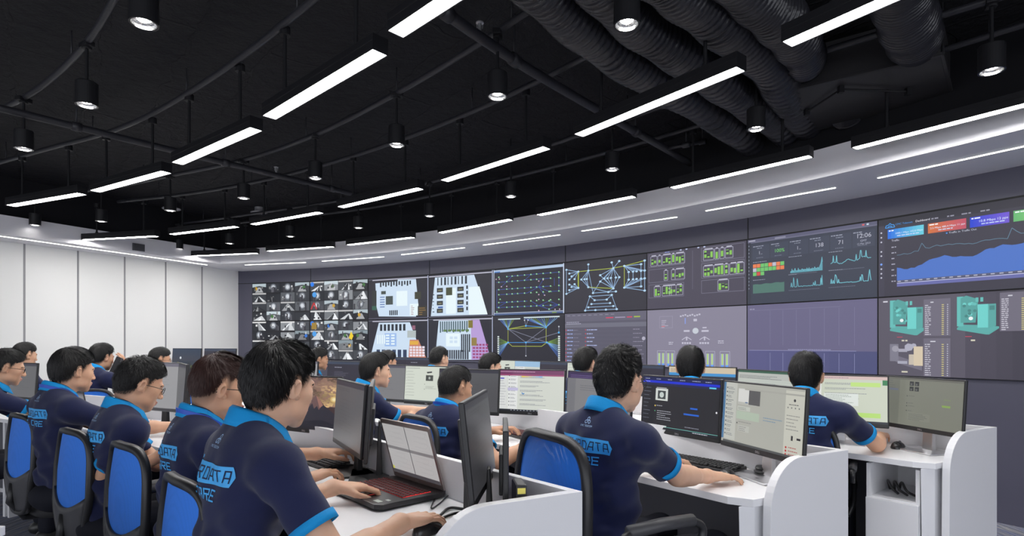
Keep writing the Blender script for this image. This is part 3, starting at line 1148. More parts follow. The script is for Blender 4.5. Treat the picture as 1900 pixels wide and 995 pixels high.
def chart(c, x0, y0, x1, y1, ys, w, col, fill=None, base=None):
    n = len(ys)
    pts = [(x0 + (x1 - x0) * i / (n - 1), y0 + (y1 - y0) * v) for i, v in enumerate(ys)]
    if fill:
        b = y0 if base is None else base
        vs, fs = [], []
        for i in range(n - 1):
            k = len(vs)
            vs += [(pts[i][0], b), (pts[i + 1][0], b), pts[i + 1], pts[i]]
            fs.append((k, k + 1, k + 2, k + 3))
        c.items.append((vs, fs, fill, c.z))
        c.z += 1
    if w:
        c.line(pts, w, col)


def pic_dash():
    rnd = random.Random(12)
    c = Canvas(C8(48, 54, 68))
    c.rect(0, .955, 1, 1, C8(84, 84, 108))
    c.rect(.0, .94, 1, .957, C8(100, 100, 122))
    c.rect(.24, .955, .33, .98, C8(130, 130, 150))
    c.rect(.01, .965, .07, .985, C8(165, 165, 180))
    c.rect(.90, .965, .915, .985, C8(210, 90, 90))
    c.rect(.93, .965, .945, .985, C8(190, 210, 220))
    c.rect(0, 0, .03, .95, C8(42, 46, 58))
    c.discs([(.013, .9 - i * .055) for i in range(13)], .009, C8(130, 135, 150))
    PN = C8(54, 60, 76)
    for i in range(6):
        c.rect(.045 + i * .158, .68, .045 + i * .158 + .15, .90, PN)
        c.words(.05 + i * .158, .875, .11, .012, 1, C8(150, 154, 170), rnd)
        c.words(.085 + i * .158, .845, .06, .011, 1, C8(130, 134, 150), rnd)
        c.words(.08 + i * .158, .70, .07, .009, 1, C8(110, 114, 130), rnd)
    WT = C8(176, 178, 192)
    c.text(.115, .755, .05, '1..', WT, 'c')
    c.text(.278, .755, .05, '100%', C8(110, 200, 100), 'c')
    c.text(.436, .755, .05, '1..', WT, 'c')
    c.text(.594, .755, .055, '138', WT, 'c')
    c.text(.75, .755, .055, '71', WT, 'c')
    c.text(.91, .805, .058, '12:06', WT, 'c')
    c.text(.91, .752, .026, 'GMT', C8(170, 172, 190), 'c')
    c.text(.91, .715, .022, '12 Mar 2023', C8(170, 172, 190), 'c')
    cols = 'OOGGOLOGLGGGGGOOGRG'
    cm_ = {'O': C8(220, 120, 70), 'G': C8(105, 185, 100), 'L': C8(180, 180, 195), 'R': C8(200, 70, 60)}
    for i, ch in enumerate(cols):
        x, y = .05 + (i % 8) * .034, .555 - (i // 8) * .062
        c.rect(x, y, x + .031, y + .055, cm_[ch])
        c.z -= 1
    c.z += 1
    c.words(.05, .635, .12, .01, 1, C8(140, 144, 160), rnd)
    chart(c, .05, .16, .32, .33, [.8 + .03 * math.sin(i * .9) + .05 * (i / 20) for i in range(22)], 0, None, C8(72, 110, 100))
    TL = C8(110, 185, 200)
    a = [.05 + abs(rnd.gauss(0, .1)) for _ in range(60)]
    a = [v + .1 * (i % 2) for i, v in enumerate(a)]
    a[-6:] = [.3, .4, .5, .7, .95, .6]
    chart(c, .37, .42, .62, .62, a, .0025, TL, C8(86, 150, 165))
    b = [.25 + .1 * math.sin(i * .3) + .08 * rnd.random() for i in range(60)]
    b = [v + (.5 if i in (4, 9, 38, 44, 45, 52) else 0) for i, v in enumerate(b)]
    chart(c, .68, .44, .96, .62, [v + .01 * i * .5 for i, v in enumerate(b)], .004, TL)
    d = [.12 + .06 * rnd.random() for i in range(60)]
    for i, v in ((2, .5), (6, .9), (7, .6), (13, .8), (14, .5), (43, .4), (46, .5), (56, .7), (58, .9)):
        d[i] = v
    chart(c, .37, .19, .62, .37, d, .0035, TL)
    e = [.15 + .05 * rnd.random() for i in range(60)]
    for i, v in ((1, .5), (4, .4), (7, .8), (8, .75), (9, .6), (12, .45), (44, .5), (46, .65), (47, .6), (56, .6), (57, .95), (58, .5)):
        e[i] = v
    chart(c, .68, .19, .96, .38, e, .0045, TL)
    for x, y in ((.355, .655), (.355, .395), (.665, .655), (.665, .40), (.05, .36)):
        c.words(x, y, .11, .009, 1, C8(140, 144, 160), rnd)
    for x in (.355, .665):
        for y in (.40, .165):
            c.words(x, y, .28, .006, 1, C8(110, 114, 130), rnd)
    return c


def pic_grid_blank():
    rnd = random.Random(3)
    c = Canvas(C8(98, 94, 124))  # backdrop colour includes the lavender haze of reflected room light
    gradrect(c, 0, 0, 1, .30, C8(84, 84, 126), C8(72, 75, 114), 6)
    for i in range(7):
        x = .20 + i * .108
        c.line([(x, .38), (x, .90)], .0016, C8(126, 124, 156))
        c.line([(x, .0), (x, .27)], .0026, C8(135, 138, 176))
    c.rect(.015, .30, .86, .306, C8(145, 146, 186))
    c.rect(.02, .915, .75, .918, C8(130, 128, 156))
    c.words(.02, .93, .05, .014, 1, C8(150, 148, 172), rnd)
    c.words(.35, .315, .4, .008, 1, C8(150, 150, 185), rnd)
    return c


def pic_traffic():
    rnd = random.Random(4)
    c = Canvas(C8(50, 48, 60))
    c.rect(0, .90, 1, 1, C8(38, 37, 46))
    c.rect(0, 0, .038, .92, C8(56, 54, 68))
    c.discs([(.018, y) for y in (.83, .77, .71, .585, .53, .36, .30, .245)], .011, C8(190, 190, 205))
    c.disc(.018, .42, .014, C8(110, 150, 230))
    SKY = C8(50, 140, 215)
    c.line([(.045, .885), (.05, .915), (.065, .92), (.075, .94), (.085, .92), (.10, .915), (.105, .885), (.045, .885)], .005, SKY)
    c.line([(.06, .89), (.075, .91), (.09, .89)], .005, SKY)
    c.text(.11, .905, .022, 'CMC Telecom', SKY)
    c.text(.235, .905, .024, 'Dashboard', C8(225, 225, 235))
    for x, t in ((.33, 'Customer'), (.42, 'Activity'), (.50, 'Monitoring'), (.60, 'Report')):
        c.words(x, .907, .05, .016, 1, C8(140, 140, 155), rnd)
    cards = [(.06, .285, C8(20, 105, 215), C8(95, 195, 215), 'Received', '1000.1 Mbps 102.8 Mbps'), (.31, .525, C8(200, 105, 50), C8(185, 75, 95), 'Network', '2.5 Mbps 480.4 Mbps 11 pps'),
             (.545, .745, C8(25, 60, 200), C8(105, 80, 200), 'Mitigation', '10.8 Mbps 12 pps'), (.765, .965, C8(95, 175, 105), C8(130, 200, 110), 'Transmitted', '5.0 Mbps')]
    for x0, x1, ca, cb, t1, t2 in cards:
        gradrect(c, x0, .74, x1, .86, ca, cb, 10)
        c.words(x0 + .008, .835, .05, .014, 1, C8(235, 240, 245), rnd)
        c.text(x1 - .006, .79, .026 if len(t2) < 20 else .021, t2, C8(215, 228, 245), 'r')
        c.words(x0 + .06, .762, x1 - x0 - .08, .012, 1, C8(190, 205, 235), rnd)
    c.text(.085, .70, .024, 'Traffic', C8(200, 200, 215))
    c.disc(.418, .715, .009, C8(70, 140, 220))
    c.text(.43, .705, .022, 'Traffic in', C8(190, 195, 210))
    c.text(.50, .705, .022, 'Traffic Out', C8(190, 195, 210))
    BL = C8(68, 108, 188)
    u = [.42, .40, .36, .35, .38, .37, .42, .44, .50, .55, .57, .58, .60, .63, .60, .56, .55, .56, .54, .53, .52, .55, .60, .66, .68, .67, .71, .74, .72, .70, .70, .71, .73, .76, .80, .79, .82, .86, .88, .9, .92]
    chart(c, .12, .17, 1.0, .62, u, 0, None, BL)
    u2 = [.5, .5, .52, .50, .51, .55, .54, .72, .60, .58, .61, .63, .60, .61, .62, .60, .61, .60, .58, .58, .56, .57, .60, .61, .60, .61, .61, .60, .58, .80, .72, .66, .66, .68, .67, .69, .71, .69, .70, .72, .72]
    chart(c, .12, .17, 1.0, .75, [v * .9 + .15 for v in u2], .003, C8(92, 128, 150))
    c.rect(.12, .17, 1, .195, C8(80, 84, 110))
    for i in range(20):
        c.rect(.125 + i * .044, .175, .145 + i * .044, .188, C8(170, 172, 190))
        c.z -= 1
    c.z += 1
    c.rect(.12, .115, 1, .165, C8(96, 100, 160))
    c.rect(.12, .155, 1, .163, C8(190, 192, 220))
    for i in range(7):
        c.words(.085, .62 - i * .073, .03, .014, 1, C8(160, 160, 176), rnd)
    return c


def pic_genset():
    rnd = random.Random(8)
    c = Canvas(C8(84, 80, 92))  # base grey lightened with painted reflection haze
    gradrect(c, .52, 0, 1, 1, C8(72, 68, 80), C8(50, 48, 58), 6)
    c.words(.03, .94, .03, .018, 1, C8(200, 200, 210), rnd)

    def gen(x, y, col, k=1.0):
        D = tuple(v * .45 for v in col)
        LT = tuple(min(1, v * 1.25) for v in col)
        c.poly([(x, y + .03), (x + .02, y + .07), (x + .13, y + .06), (x + .22, y + .04), (x + .22, y + .02), (x + .17, y - .05), (x + .155, y - .05), (x, y + .01)], tuple(v * .8 for v in col))
        c.rect(x, y + .05, x + .035, y + .40, col)
        c.poly([(x + .02, y + .09), (x + .10, y + .09), (x + .115, y + .36), (x + .05, y + .41), (x + .02, y + .38)], tuple(v * .7 for v in col))
        for q in range(12):
            a, b = x + .03 + rnd.random() * .07, y + .12 + rnd.random() * .22
            c.disc(a, b, .018, rnd.choice([D, LT, col]), 7)
        c.rect(x + .11, y + .03, x + .165, y + .30, LT)
        c.poly([(x + .165, y + .02), (x + .205, y + .05), (x + .205, y + .30), (x + .165, y + .30)], tuple(v * .75 for v in col))
        c.rect(x + .172, y + .23, x + .198, y + .28, D)
        c.rect(x + .10, y + .33, x + .115, y + .38, col)
        c.rect(x + .125, y + .33, x + .14, y + .38, col)
        c.disc(x + .075, y + .14, .022, C8(225, 235, 235), 8)
        c.rect(x + .045, y - .075, x + .08, y - .068, C8(200, 70, 90))
        c.words(x + .075, y - .125, .04, .018, 1, C8(205, 200, 180), rnd)
    TQ = C8(95, 180, 175)
    gen(.075, .36 + .2, TQ)
    gen(.475, .36 + .2, TQ)
    CR = C8(190, 180, 165)
    # the third set is paler and partly grey
    x, y = .075, .10
    c.poly([(x + .0, y + .12), (x + .06, y + .05), (x + .2, y - .03), (x + .2, y + .05), (x + .05, y + .15)], C8(110, 106, 120))
    c.rect(x, y + .08, x + .055, y + .30, C8(120, 118, 132))
    c.disc(x + .035, y + .24, .04, C8(150, 148, 160), 9)
    c.rect(x + .055, y + .2, x + .11, y + .24, C8(160, 158, 172))
    c.disc(x + .12, y + .26, .05, C8(165, 165, 180), 7)
    c.disc(x + .15, y + .28, .03, C8(165, 165, 180), 7)
    c.rect(x + .12, y + .04, x + .155, y + .17, CR)
    c.rect(x + .15, y + .03, x + .205, y + .27, C8(205, 190, 165))
    c.rect(x + .05, y + .05, x + .11, y + .085, C8(160, 160, 175))
    c.words(x + .075, y - .06, .04, .018, 1, C8(205, 200, 180), rnd)
    for (x0, y0, x1, y1) in ((.285, .50, .44, .95), (.285, .0, .44, .47), (.70, .545, .875, .98)):
        c.rect(x0, y0, x1, y1, C8(104, 100, 114))
        n = 16 if y1 > .5 else 15
        dy = (y1 - y0 - .07) / n
        c.words(x0 + .04, y1 - .045, .03, .014, 1, C8(195, 195, 205), rnd)
        for i in range(n):
            yy = y1 - .08 - i * dy
            c.words(x0 + .008, yy, .035, .011, 1, C8(190, 188, 200), rnd)
            c.rect(x0 + .105, yy, x0 + .118, yy + .011, C8(190, 180, 120))
            c.rect(x0 + .135, yy, x0 + .142, yy + .011, C8(180, 180, 195))
    return c


# ---- desktop monitors
def pic_chat_light(seed, green=False, head=(235, 235, 235), sheet=None):
    rnd = random.Random(seed)
    BG = C8(196, 202, 184) if green else C8(205, 209, 200)
    c = Canvas(BG)
    c.rect(0, .93, 1, 1, C8(*head))
    c.words(.02, .955, .7, .014, 1, C8(150, 130, 140), rnd)
    c.rect(0, 0, 1, .045, C8(30, 34, 40))
    c.rect(0, .045, .14, .93, C8(214, 216, 214))
    for i in range(12):
        c.words(.02, .86 - i * .065, .10, .010, 1, C8(140, 142, 150), rnd)
    c.rect(.15, .045, .30, .93, C8(222, 224, 222))
    for i in range(9):
        c.disc(.17, .86 - i * .09, .014, C8(90, 90, 100))
        c.words(.19, .865 - i * .09, .09, .010, 2, C8(130, 132, 140), rnd, .022)
    for i in range(7):
        c.words(.34, .84 - i * .11, .45, .011, 2, C8(125, 128, 138), rnd, .025)
    if green:
        c.rect(.62, .78, .93, .87, C8(184, 218, 120))
        c.rect(.68, .12, .93, .22, C8(176, 214, 110))
        c.rect(.33, .36, .70, .62, C8(214, 220, 214))
        c.words(.35, .58, .3, .012, 7, C8(150, 160, 150), rnd, .032)
        c.rect(.95, .82, 1, .93, C8(40, 120, 70))
    return c


def pic_mail():
    rnd = random.Random(21)
    c = pic_chat_light(21)
    c.rect(0, .90, 1, 1, C8(112, 52, 92))
    c.rect(0, .865, 1, .9, C8(150, 70, 110))
    c.words(.02, .955, .9, .012, 1, C8(210, 170, 195), rnd)
    gradrect(c, .36, .83, .68, .865, C8(220, 190, 90), C8(140, 180, 220), 6)
    c.rect(.03, .78, .09, .81, C8(80, 80, 190))
    c.rect(.15, .50, .31, .57, C8(188, 184, 214))
    c.line([(.37, .46), (.385, .42), (.41, .44)], .012, C8(70, 130, 190))
    for i in range(9):
        c.rect(.2 + i * .05, .015, .22 + i * .05, .032, C8(160, 165, 175))
    return c


def pic_dark_chat():
    rnd = random.Random(31)
    c = Canvas(C8(34, 34, 36))
    c.rect(0, .93, 1, 1, C8(18, 26, 74))
    c.rect(0, .885, 1, .93, C8(22, 44, 200))
    c.rect(0, .84, 1, .885, C8(30, 34, 70))
    for i in range(6):
        c.words(.03 + i * .16, .955, .10, .014, 1, C8(150, 155, 190), rnd)
    c.words(.03, .90, .1, .012, 1, C8(150, 160, 230), rnd)
    c.rect(.88, .85, .96, .875, C8(90, 200, 235))
    c.rect(0, .045, .17, .84, C8(26, 27, 30))
    for i in range(9):
        c.words(.02, .78 - i * .075, .1, .01, 1, C8(110, 115, 130), rnd)
    c.rect(.19, .55, .36, .78, C8(205, 210, 205))
    c.rect(.22, .58, .33, .74, C8(60, 66, 66))
    c.disc(.275, .66, .055, C8(190, 200, 195), 12)
    c.rect(.20, .79, .34, .80, C8(200, 200, 205))
    c.disc(.19, .44, .016, C8(220, 190, 90))
    c.words(.21, .44, .09, .014, 1, C8(150, 152, 160), rnd)
    c.disc(.19, .34, .012, C8(80, 170, 120))
    c.words(.22, .34, .2, .013, 5, C8(160, 162, 170), rnd, .04)
    c.rect(.66, .445, .75, .475, C8(36, 96, 200))
    c.rect(.58, .33, .77, .36, C8(36, 96, 200))
    c.disc(.975, .44, .018, C8(225, 225, 230))
    c.words(.60, .10, .2, .014, 1, C8(130, 132, 145), rnd)
    c.rect(0, .0, 1, .04, C8(24, 30, 36))
    c.rect(0, .045, 1, .052, C8(120, 200, 190))
    c.words(.7, .015, .25, .014, 1, C8(180, 185, 195), rnd)
    return c


def pic_chat_grey():
    rnd = random.Random(41)
    c = Canvas(C8(166, 167, 158))
    c.rect(.0, .05, .03, 1, C8(60, 110, 150))
    c.rect(.03, .05, .19, 1, C8(182, 184, 176))
    for i in range(12):
        y = .9 - i * .07
        c.disc(.05, y + .01, .014, C8(60, 64, 70))
        c.words(.065, y + .012, .09, .010, 2, C8(110, 116, 120), rnd, .024)
    c.rect(.21, .66, .46, .92, C8(176, 178, 170))
    c.rect(.215, .70, .355, .915, C8(206, 206, 202))
    c.rect(.355, .67, .50, .90, C8(82, 82, 82))
    c.rect(.31, .69, .345, .705, C8(50, 90, 140))
    c.rect(.21, .56, .38, .63, C8(184, 188, 178))
    c.words(.22, .60, .13, .010, 2, C8(130, 134, 130), rnd, .025)
    c.rect(.2, .42, .5, .55, C8(168, 182, 164))
    c.words(.55, .50, .23, .010, 2, C8(90, 130, 160), rnd, .04)
    c.disc(.215, .35, .014, C8(60, 60, 60))
    c.words(.23, .37, .2, .010, 1, C8(120, 120, 118), rnd)
    c.rect(.23, .22, .38, .32, C8(178, 180, 172))
    c.words(.24, .29, .12, .012, 3, C8(130, 130, 128), rnd, .03)
    c.rect(.8, .03, 1, .97, C8(190, 190, 178))
    c.disc(.9, .83, .022, C8(50, 50, 52))
    c.words(.84, .76, .12, .012, 1, C8(90, 90, 90), rnd)
    for i in range(4):
        c.disc(.83 + i * .04, .72, .012, C8(110, 112, 112))
    c.words(.82, .60, .14, .010, 5, C8(120, 120, 118), rnd, .05)
    c.rect(.88, .25, .90, .32, C8(40, 40, 40))
    c.rect(.94, .27, .98, .30, C8(30, 30, 30))
    for i in range(3):
        c.disc(.83, .14 - i * .05, .017, C8(180, 40, 40))
        c.words(.855, .14 - i * .05, .1, .012, 1, C8(160, 70, 70), rnd)
    c.rect(.03, 0, 1, .035, C8(70, 74, 74))
    c.rect(.3, .9, 1, .925, C8(160, 160, 152))
    return c


def pic_chat_olive():
    rnd = random.Random(51)
    c = Canvas(C8(118, 120, 108))
    c.rect(.0, .0, .20, 1, C8(108, 110, 100))
    c.words(.03, .92, .1, .012, 5, C8(90, 92, 90), rnd, .05)
    c.rect(.02, .72, .18, .76, C8(100, 106, 120))
    for i in range(2):
        for j in range(2):
            c.rect(.335 + i * .07, .73 + j * .11, .39 + i * .07, .82 + j * .11, C8(40, 42, 42))
            c.rect(.345 + i * .07, .74 + j * .11, .37 + i * .07, .78 + j * .11, C8(90, 92, 90))
    for y in (.62, .47, .41, .31):
        c.disc(.31, y, .012, C8(50, 52, 50))
        c.words(.33, y, .08, .010, 1, C8(90, 92, 88), rnd)
    c.rect(.33, .12, .62, .28, C8(124, 126, 114))
    c.words(.34, .25, .26, .010, 5, C8(88, 90, 84), rnd, .03)
    c.rect(.76, .46, .86, .50, C8(130, 160, 80))
    c.rect(.78, .60, .86, .62, C8(120, 134, 96))
    c.rect(0, .96, 1, 1, C8(100, 100, 92))
    return c


def pic_sheet():
    rnd = random.Random(61)
    c = Canvas(C8(186, 192, 184))
    c.rect(0, .95, 1, 1, C8(50, 90, 70))
    c.rect(0, .80, 1, .95, C8(178, 182, 176))
    c.words(.03, .87, .9, .014, 3, C8(120, 124, 124), rnd, .03)
    for i in range(14):
        c.rect(0, .76 - i * .055, 1, .764 - i * .055, C8(164, 170, 164))
    c.rect(.30, .55, .36, .70, C8(205, 215, 50))
    c.rect(.30, .48, .36, .55, C8(70, 150, 90))
    c.words(.5, .7, .3, .014, 8, C8(130, 140, 136), rnd, .06)
    return c


def pic_orange_bar():
    rnd = random.Random(71)
    c = Canvas(C8(38, 42, 52))
    c.rect(0, .84, 1, 1, C8(200, 186, 160))
    c.words(.03, .92, .8, .016, 2, C8(140, 110, 90), rnd, .05)
    c.rect(0, .76, 1, .84, C8(60, 140, 200))
    for i in range(14):
        c.rect(.08 + i * .065, .52, .11 + i * .065, .60 + .05 * (i % 3), C8(170, 175, 190))
    c.words(.05, .4, .9, .014, 6, C8(110, 115, 130), rnd, .06)
    return c


def pic_dark(seed):
    rnd = random.Random(seed)
    c = Canvas(C8(44, 42, 52))
    c.rect(0, .92, 1, 1, C8(56, 66, 84))
    if seed % 2:
        c.text(.18, .80, .03, 'Operation history', C8(150, 150, 165)) if False else c.words(.18, .8, .25, .025, 1, C8(150, 150, 165), rnd)
    c.words(.18, .66, .4, .012, 4, C8(100, 100, 115), rnd, .04)
    c.words(.18, .42, .12, .012, 1, C8(110, 110, 125), rnd)
    c.rect(.42, .34, .48, .37, C8(150, 150, 165))
    c.words(.18, .24, .12, .012, 2, C8(110, 110, 125), rnd, .08)
    return c


def pic_grey(seed, v=118):
    rnd = random.Random(seed)
    c = Canvas(C8(v, v, v + 2))
    c.rect(0, .93, 1, 1, C8(v - 40, v - 42, v - 30))
    c.words(.05, .88, .5, .012, 2, C8(v - 22, v - 22, v - 18), rnd, .03)
    c.words(.2, .7, .6, .011, 9, C8(v - 14, v - 14, v - 12), rnd, .06)
    return c


def pic_purple_top():
    rnd = random.Random(81)
    c = Canvas(C8(124, 124, 126))
    c.rect(0, .86, 1, 1, C8(52, 38, 78))
    c.words(.05, .92, .8, .014, 2, C8(110, 90, 140), rnd, .04)
    c.rect(0, .0, .14, .86, C8(112, 112, 116))
    c.words(.22, .7, .6, .012, 3, C8(96, 96, 102), rnd, .05)
    return c


def pic_white_doc():
    rnd = random.Random(91)
    c = Canvas(C8(206, 212, 200))
    c.words(.03, .94, .5, .012, 1, C8(110, 112, 116), rnd)
    for i in range(9):
        c.disc(.03, .84 - i * .085, .012, C8(150, 150, 150))
        c.words(.05, .845 - i * .085, .2, .010, 1, C8(140, 144, 140), rnd)
    c.poly([(.48, .85), (.60, .87), (.60, .83), (.50, .81)], C8(60, 62, 62))
    c.rect(.47, .60, .63, .76, C8(70, 74, 70))
    c.disc(.55, .68, .04, C8(170, 178, 170), 10)
    c.disc(.45, .50, .012, C8(40, 40, 40))
    c.disc(.45, .36, .012, C8(40, 40, 40))
    c.words(.47, .44, .3, .010, 3, C8(140, 144, 140), rnd, .03)
    c.rect(0, 0, 1, .04, C8(80, 86, 86))
    return c


def pic_mountain():
    c = Canvas(C8(70, 55, 56))
    rnd = random.Random(2)
    gradrect(c, 0, .45, 1, 1, C8(88, 66, 66), C8(150, 118, 100), 14)
    for i in range(420):       # torn warm clouds
        x, y = rnd.random(), rnd.uniform(.45, 1)
        t = max(0, 1 - math.hypot((x - .93) * 1.2, (y - .60)) / .5) ** 1.3
        v = rnd.uniform(.92, 1.06) * (1.02 - .25 * math.sin(y * 16 + x * 5))
        c.disc(x, y, rnd.uniform(.02, .07), C8(min(255, (96 + 130 * t) * v), min(255, (74 + 118 * t) * v), min(255, (72 + 50 * t) * v)), 9, rnd.uniform(.008, .022))
    for q in range(4):
        c.disc(.96, .60, .10 - q * .02, C8(200 + q * 12, 165 + q * 18, 100 + q * 22), 12, .06 - q * .012)
    dx = .20
    c.poly([(0, .34), (.12, .40), (.3, .36), (.42, .44), (.30 + dx, .50), (.36 + dx, .48), (.44 + dx, .58), (.50 + dx, .66), (.56 + dx, .58), (.62 + dx, .48), (.68 + dx, .42), (.76 + dx, .34), (1, .30), (1, 0), (0, 0)], C8(44, 42, 50))
    c.poly([(.44 + dx, .58), (.50 + dx, .66), (.56 + dx, .58), (.60 + dx, .50), (.55 + dx, .38), (.52 + dx, .46), (.48 + dx, .40), (.45 + dx, .50), (.40 + dx, .42)], C8(104, 78, 76))
    c.poly([(.50 + dx, .66), (.56 + dx, .58), (.61 + dx, .48), (.56 + dx, .42), (.53 + dx, .54)], C8(150, 106, 94))
    c.poly([(.12, .40), (.3, .36), (.34, .26), (.2, .28), (.10, .32)], C8(62, 56, 64))
    c.poly([(0, .16), (.2, .22), (.5, .14), (.8, .2), (1, .12), (1, 0), (0, 0)], C8(30, 30, 38))
    c.rect(0, 0, 1, .045, C8(26, 26, 30))
    for i in range(5):
        c.rect(.72 + i * .05, .015, .74 + i * .05, .033, C8(200, 200, 200))
    return c


def pic_laptop():
    rnd = random.Random(6)
    c = Canvas(C8(172, 170, 170))
    c.rect(.0, .50, 1, .56, C8(118, 116, 118))
    c.rect(.495, .04, .51, 1, C8(84, 84, 88))
    c.rect(0, 0, 1, .075, C8(70, 68, 72))
    for ox in (.03, .53):
        for oy in (.10, .60):
            for i in range(3):
                x, y = ox + .05 + rnd.random() * .1, oy + .06 + i * .10
                c.line([(x, y), (x + .2 + rnd.random() * .1, y), (x + .28, y + .08), (x + .1, y + .08)], .002, C8(150, 148, 148))
            c.line([(ox, oy), (ox + .42, oy), (ox + .42, oy + .36), (ox, oy + .36), (ox, oy)], .002, C8(160, 158, 158))
    c.rect(.01, .08, .045, .14, C8(190, 190, 60))
    return c


def pic_night_city():
    rnd = random.Random(14)
    c = Canvas(C8(34, 44, 58))
    gradrect(c, 0, .5, 1, 1, C8(50, 54, 66), C8(30, 50, 72), 6, True)
    c.poly([(0, .1), (.2, .4), (.45, .2), (.6, .45), (.8, .2), (1, .35), (1, 0), (0, 0)], C8(24, 32, 36))
    c.disc(.22, .35, .10, C8(110, 110, 50), 9)
    c.disc(.7, .25, .07, C8(80, 90, 50), 9)
    c.disc(.30, .62, .055, C8(215, 220, 225), 10)
    return c


# ---- the video wall: two rows of flat display cubes
WALLM = display_mat('video_wall_screen', 0.64, 0.42, 0.3)  # glass reflects; some pictures also carry reflection haze as a paler backdrop
wall_pics = [
    ('camera pictures, mostly dark night views', 'security camera pictures at the far left end', pic_cctv(1, True), pic_cctv(2, False)),
    ('a mosaic of bright camera pictures', 'a mosaic of corridor camera pictures', pic_cctv_right(3), pic_cctv_right(4)),
    ('a stepped pale blue floor plan', 'a pale floor plan with an orange block', pic_floor(0), pic_floor(2)),
    ('a white trapezoid floor plan', 'a floor plan with a purple block', pic_floor(1), pic_floor(3)),
    ('rows of green nodes joined by blue lines', 'two fans of network lines over crossing links', pic_nodes(), pic_mesh_web()),
    ('a light blue network diagram with diamond webs', 'a grey event list with red marks', pic_diamond(), pic_list()),
    ('boxes of green server racks', 'a pale grey schematic with green gauges', pic_racks(False), pic_racks(True)),
    ('a slate dashboard reading 12:06', 'a blank violet timeline', pic_dash(), pic_grid_blank()),
    ('a blue traffic chart and coloured cards', 'turquoise generator pictures and tables', pic_traffic(), pic_genset()),
]
for i, (lu, ll, cu_, cl_) in enumerate(wall_pics):
    wide = 1.0
    for row, (lab, cv) in enumerate(((lu, cu_), (ll, cl_))):
        n_ = 1 if i < 8 else 2
        a, b_ = arc(i, .006), arc(i + 1, .006)
        c0 = (a + b_) / 2
        ang = math.atan2(b_.y - a.y, b_.x - a.x)
        W_ = (b_ - a).length - .006
        z0 = SZ0 if row == 1 else (SZ0 + SZ1) / 2 + .002
        H_ = (SZ1 - SZ0) / 2 - .004
        nrm = Vector((math.sin(ang), -math.cos(ang), 0))
        cc = c0 + nrm * .014
        t = thing('video_wall_display', 'video wall display in the %s row showing %s' % ('upper' if row == 0 else 'lower', lab), 'display', (cc.x, cc.y, z0), ang, 'displays of the curved video wall')
        MB().box((0, .009, H_ / 2), (W_ + .004, .018, H_ + .004)).build('housing', BLACK, t)
        so = cv.build('screen', W_ - .006, H_ - .006, WALLM, t)
        so.location = (0, -.0005, .003)
# ================================================ DESKS
DESKZ, PANZ, DEPTH = 0.75, 0.887, 0.52
KC = [(.196, 1.60), (-.60, 2.50), (-1.45, 3.36), (-2.45, 4.10), (-3.6, 4.70), (-4.8, 5.15)]
KB = [(1.306, 2.222), (.49, 3.27), (-.32, 4.2), (-1.5, 5.05), (-2.9, 5.72), (-4.2, 6.2)]
KA = [(2.40, 2.83), (1.42, 4.05), (.5, 5.05), (-.7, 6.1), (-2.2, 6.9), (-3.6, 7.5)]
ENDV = Vector((-.878, -.478, 0))      # direction of the open row ends, back to front
UNDER = mat('grey_modesty_panel', (0.11, 0.11, 0.125), 0.6)


def row_dirs(K):
    """for every knot the direction towards the sitting side"""
    out = []
    for i in range(len(K)):
        if i == 0:
            out.append(ENDV * (DEPTH / abs(ENDV.dot(seg_n(K, 0)))))
            continue
        n1 = seg_n(K, i - 1)
        n2 = seg_n(K, min(i, len(K) - 2))
        m = (n1 + n2).normalized()
        out.append(m * (DEPTH / m.dot(n1)))
    return out


def seg_n(K, i):
    d = Vector((K[i + 1][0] - K[i][0], K[i + 1][1] - K[i][1], 0)).normalized()
    n = Vector((-d.y, d.x, 0))
    return n if n.y < 0 else -n


